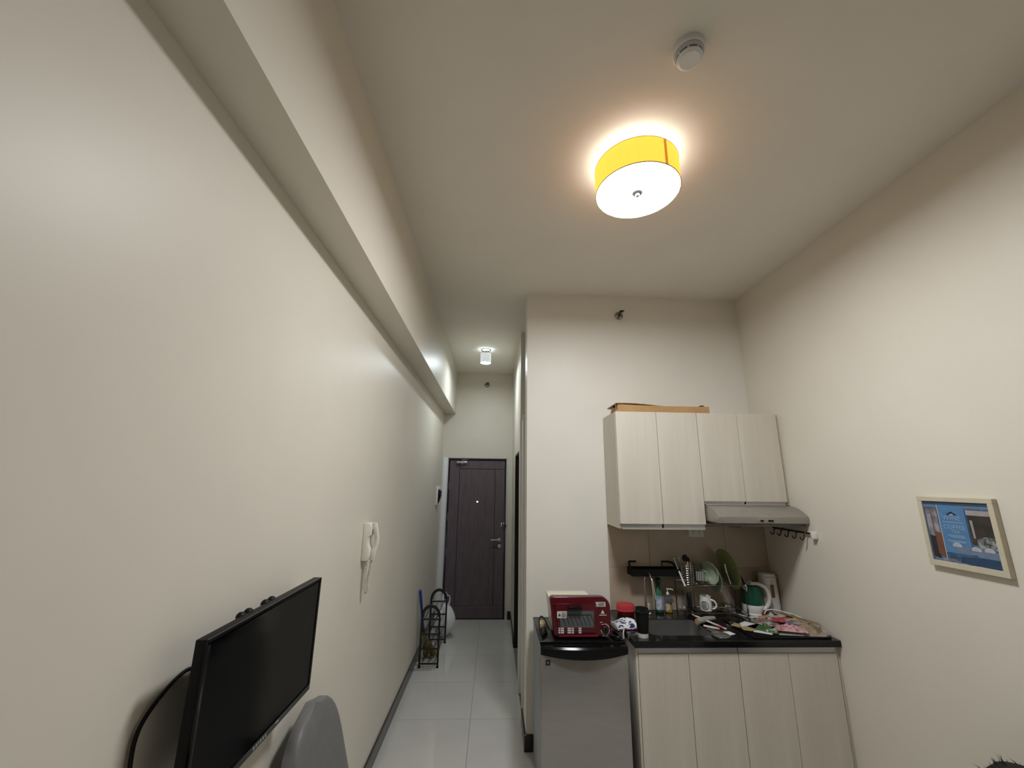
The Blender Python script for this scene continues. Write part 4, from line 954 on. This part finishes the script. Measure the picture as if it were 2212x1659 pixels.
def sprinkler(x, y, z, label):
    s_ = thing('fire_sprinkler', (x, y, z-.04), label, 'sprinkler', 'wall sprinklers near the ceiling')
    MB().lathe([(.036, 0), (.036, -.004), (.026, -.014), (.016, -.016)], (x, y, z), axis='y', n=24).build('escutcheon', mat('sprinkler_metal', (.30, .29, .26), .18, 1.0), s_)
    MB().lathe([(.012, -.014), (.012, -.035), (.006, -.038), (.006, -.055)], (x, y, z), axis='y', n=14).build('head', mat('sprinkler_dark', (.10, .095, .085), .3, .9), s_)
    MB().box(x-.004, y-.062, z+.024, x+.034, y-.02, z+.028).build('deflector', MATS['sprinkler_dark'], s_, bevel=.001)
    MB().tube([(x, y-.02, z+.012), (x+.002, y-.045, z+.024), (x, y-.058, z+.012), (x, y-.055, z)], .003, 6).build('yoke', MATS['sprinkler_dark'], s_)
sprinkler(1.062, YK, 3.208, 'chrome wall sprinkler above the kitchen cabinets')
sprinkler(-.131, YE, 3.205, 'chrome wall sprinkler above the entrance door')

# ================================================================== HALL THINGS
# shoe rack
srk = thing('shoe_rack', (-.6, 4.88, 0), 'black metal shoe rack with arched ends by the left wall', 'shoe rack')
RM = mat('rack_black_paint', (.012, .012, .012), .38, var=.1)
RX0, RX1 = -.690, -.512
for (yy, nm) in ((4.56, 'end_frame'), (5.19, 'end_frame')):
    xc = (RX0+RX1)/2; rr = (RX1-RX0)/2
    pts = [(RX0, yy, .012), (RX0, yy, .45)]+[(xc-rr*math.cos(math.pi*k/14), yy, .45+.108*math.sin(math.pi*k/14)) for k in range(1, 14)]+[(RX1, yy, .45), (RX1, yy, .012)]
    f_ = MB().tube(pts, .0105, 8).build(nm, RM, srk)
    for z in (.035, .165, .295, .43): MB().tube([(RX0, yy, z), (RX1, yy, z)], .0085, 8).build('rail', RM, f_)
    for x in (RX0, RX1): MB().lathe([(.014, 0), (.011, .014)], (x, yy, 0), n=10).build('rubber_foot', BLKM, f_)
    sc_ = MB()
    for k in range(12):
        t = math.pi*(k+.5)/12; sc_.ball((xc-(rr-.016)*math.cos(t), yy, .45+.094*math.sin(t)), .010, 8, 6)
    sc_.build('arch_scroll', RM, f_)
for z in (.05, .18, .31, .44):
    for x in (RX0+.03, RX0+.09, RX0+.15): MB().tube([(x, 4.56, z), (x, 5.19, z)], .0035, 6).build('shelf_rod', RM, srk)

# broom
br = thing('straw_broom', (-.66, 4.8, 0), 'short straw broom with bright blue handle behind the shoe rack', 'broom')
BLUE = mat('blue_handle', (.015, .05, .30), .4, c2=(.05, .12, .42), vscale=30, lo=.55, hi=.7)
MB().tube([(-.722, 4.55, .70), (-.713, 4.66, .50), (-.700, 4.72, .33)], [.014, .0135, .012], 10).build('handle', BLUE, br)
STRAW = mat('straw', (.26, .20, .09), .9, c2=(.11, .08, .03), vscale=40, stretch=(4, 4, .4))
bm_ = MB()
for k in range(130):
    a = random.uniform(-1, 1); b = random.uniform(-1, 1)
    p0 = (-.700+a*.008, 4.72+b*.008, .33); p2 = (-.618+a*.068, 4.80+b*.05+.02*a, .008+random.uniform(0, .03)); p1 = (-.676+a*.022, 4.755+b*.02, .19)
    bm_.tube([p0, p1, p2], .0032, 4)
ob = bm_.build('bristles', STRAW, br, smooth=0); ob['kind'] = 'stuff'
MB().tube([(-.701, 4.715, .335), (-.692, 4.735, .27)], [.013, .018], 10).build('binding', mat('binding_brown', (.06, .045, .03), .8), br)

# plastic bag
bgt = thing('plastic_bag', (-.55, 5.38, 0), 'white plastic shopping bag with tied handles behind the shoe rack', 'bag')
BAGM = mat('white_bag_film', (.74, .75, .77), .4, var=.03, vscale=12)
m = MB(); vv = []; ff = []; NR, NS = 22, 36
for i in range(NR+1):
    h_ = i/NR; z = .003+.345*h_
    rad = (math.sin(min(1, h_*2.2+.12)*math.pi/2))*(1 if h_ < .55 else 1-.72*((h_-.55)/.45)**1.3)
    for k in range(NS):
        t = 2*math.pi*k/NS
        w_ = 1+.10*noise.noise(Vector((math.cos(t)*2.2, math.sin(t)*2.2, h_*3)))+.05*math.sin(t*7+h_*5)*h_
        vv.append((-.555+.02*h_+.132*rad*w_*math.cos(t), 5.375+.10*rad*w_*math.sin(t), z))
for i in range(NR):
    for k in range(NS): ff.append((i*NS+k, i*NS+(k+1) % NS, (i+1)*NS+(k+1) % NS, (i+1)*NS+k))
ff += [tuple(range(NS))[::-1], tuple(NR*NS+k for k in range(NS))]
m.add(vv, ff).build('sack', BAGM, bgt, smooth=70)
MB().tube([(-.54, 5.37, .33), (-.535, 5.36, .39), (-.530, 5.36, .435), (-.510, 5.36, .452), (-.492, 5.36, .43), (-.495, 5.36, .38), (-.515, 5.365, .33)], [.02, .014, .010, .009, .010, .014, .02], 10, flat=.6, sm=4).build('handle', BAGM, bgt)
MB().tube([(-.57, 5.38, .33), (-.575, 5.385, .42), (-.57, 5.39, .465), (-.55, 5.39, .478), (-.532, 5.39, .455), (-.535, 5.385, .40), (-.55, 5.38, .33)], [.02, .014, .010, .009, .010, .014, .02], 10, flat=.6, sm=4).build('handle', BAGM, bgt)

# ================================================================== CHAIR
CH = mat('grey_vinyl', (.155, .152, .148), .5, var=.05, vscale=20, bump=.1, bscale=200)
cha = thing('grey_chair', (-.45, 1.85, 0), 'grey padded chair with rounded back against the left wall', 'chair')
# padded wedge back, outline in y-z, thickness grows downward
def back_pt(u, v):
    """u across 0..1 (near to far), v 0..1 bottom to top"""
    return u, v
m = MB(); NU, NV = 20, 18; vv = []; ff = []
CY0, CY1, CZ0, CZ1 = 1.60, 2.07, .44, .962
for side in (0, 1):
    for j in range(NV+1):
        v = j/NV; z = CZ0+(CZ1-CZ0)*v
        hw = (CY1-CY0)/2*(1-.16*v)
        k = max(0, (v-.62)/.38); hw *= math.sqrt(max(0.0, 1-k**2.4))*.97+.03
        for i in range(NU+1):
            s_ = (i/NU*2-1)
            y = (CY0+CY1)/2-.02*v+hw*s_
            edge = (1-abs(s_)**6)*(1-max(0, v-.9)/.1*.6)
            xb = -.700+.012*(1-v)
            xf = -.500-.150*v
            mid = (xb+xf)/2; x = mid+(xf-mid)*(.55+.45*edge) if side else mid+(xb-mid)*(.55+.45*edge)
            vv.append((x, y, z))
N_ = (NU+1)*(NV+1)
for j in range(NV):
    for i in range(NU):
        a = j*(NU+1)+i; b = a+NU+1; ff += [(a, b, b+1, a+1), (N_+a, N_+a+1, N_+b+1, N_+b)]
rim = list(range(NU+1))+[j*(NU+1)+NU for j in range(1, NV+1)]+[NV*(NU+1)+i for i in range(NU-1, -1, -1)]+[j*(NU+1) for j in range(NV-1, 0, -1)]
for i in range(len(rim)): a, b = rim[i], rim[(i+1) % len(rim)]; ff.append((a, b, N_+b, N_+a))
m.add(vv, ff).build('backrest', CH, cha, smooth=60)
MB().box(-.68, 1.59, .37, -.20, 2.08, .455).build('seat', CH, cha, bevel=.03, seg=4)
for x_, y_ in ((-.65, 1.63), (-.65, 2.04), (-.24, 1.63), (-.24, 2.04)): MB().lathe([(.012, 0), (.017, .375)], (x_, y_, 0), n=12).build('leg', BLKM, cha)

# ================================================================== DARK SHAGGY THING at the lower right
FX, FY = 1.93, 1.66
fur = thing('shaggy_plush', (FX, FY, 0), 'black shaggy fur at the bottom right corner by the right wall', 'plush')
FURM = mat('black_fur', (.012, .010, .009), .9, var=.3)
MB().lathe([(.09, 0), (.14, .05), (.165, .30), (.165, .55), (.135, .72), (.075, .785), (.001, .80)], (FX, FY, 0), n=28).build('body', FURM, fur)
fm = MB()
for k in range(700):
    t = random.uniform(0, 2*math.pi); h_ = random.uniform(.30, 1)
    z = .80*h_; rr = .165*math.sqrt(max(0, 1-((h_-.55)/.46)**2)) if h_ > .55 else .165
    b = Vector((FX+rr*math.cos(t), FY+rr*math.sin(t), z-.01)); dv = Vector((math.cos(t)*rr/.165*.8+random.uniform(-.5, .5), math.sin(t)*rr/.165*.8+random.uniform(-.5, .5), .7*h_+random.uniform(-.3, .4))).normalized()
    s_ = dv.orthogonal().normalized()*.004; u_ = dv.cross(s_)
    fm.add([b-s_, b+s_, b+u_, b+dv*random.uniform(.025, .05)], [(0, 1, 3), (1, 2, 3), (2, 0, 3)])
ob = fm.build('fur', FURM, fur, smooth=0, weld=False); ob['kind'] = 'stuff'
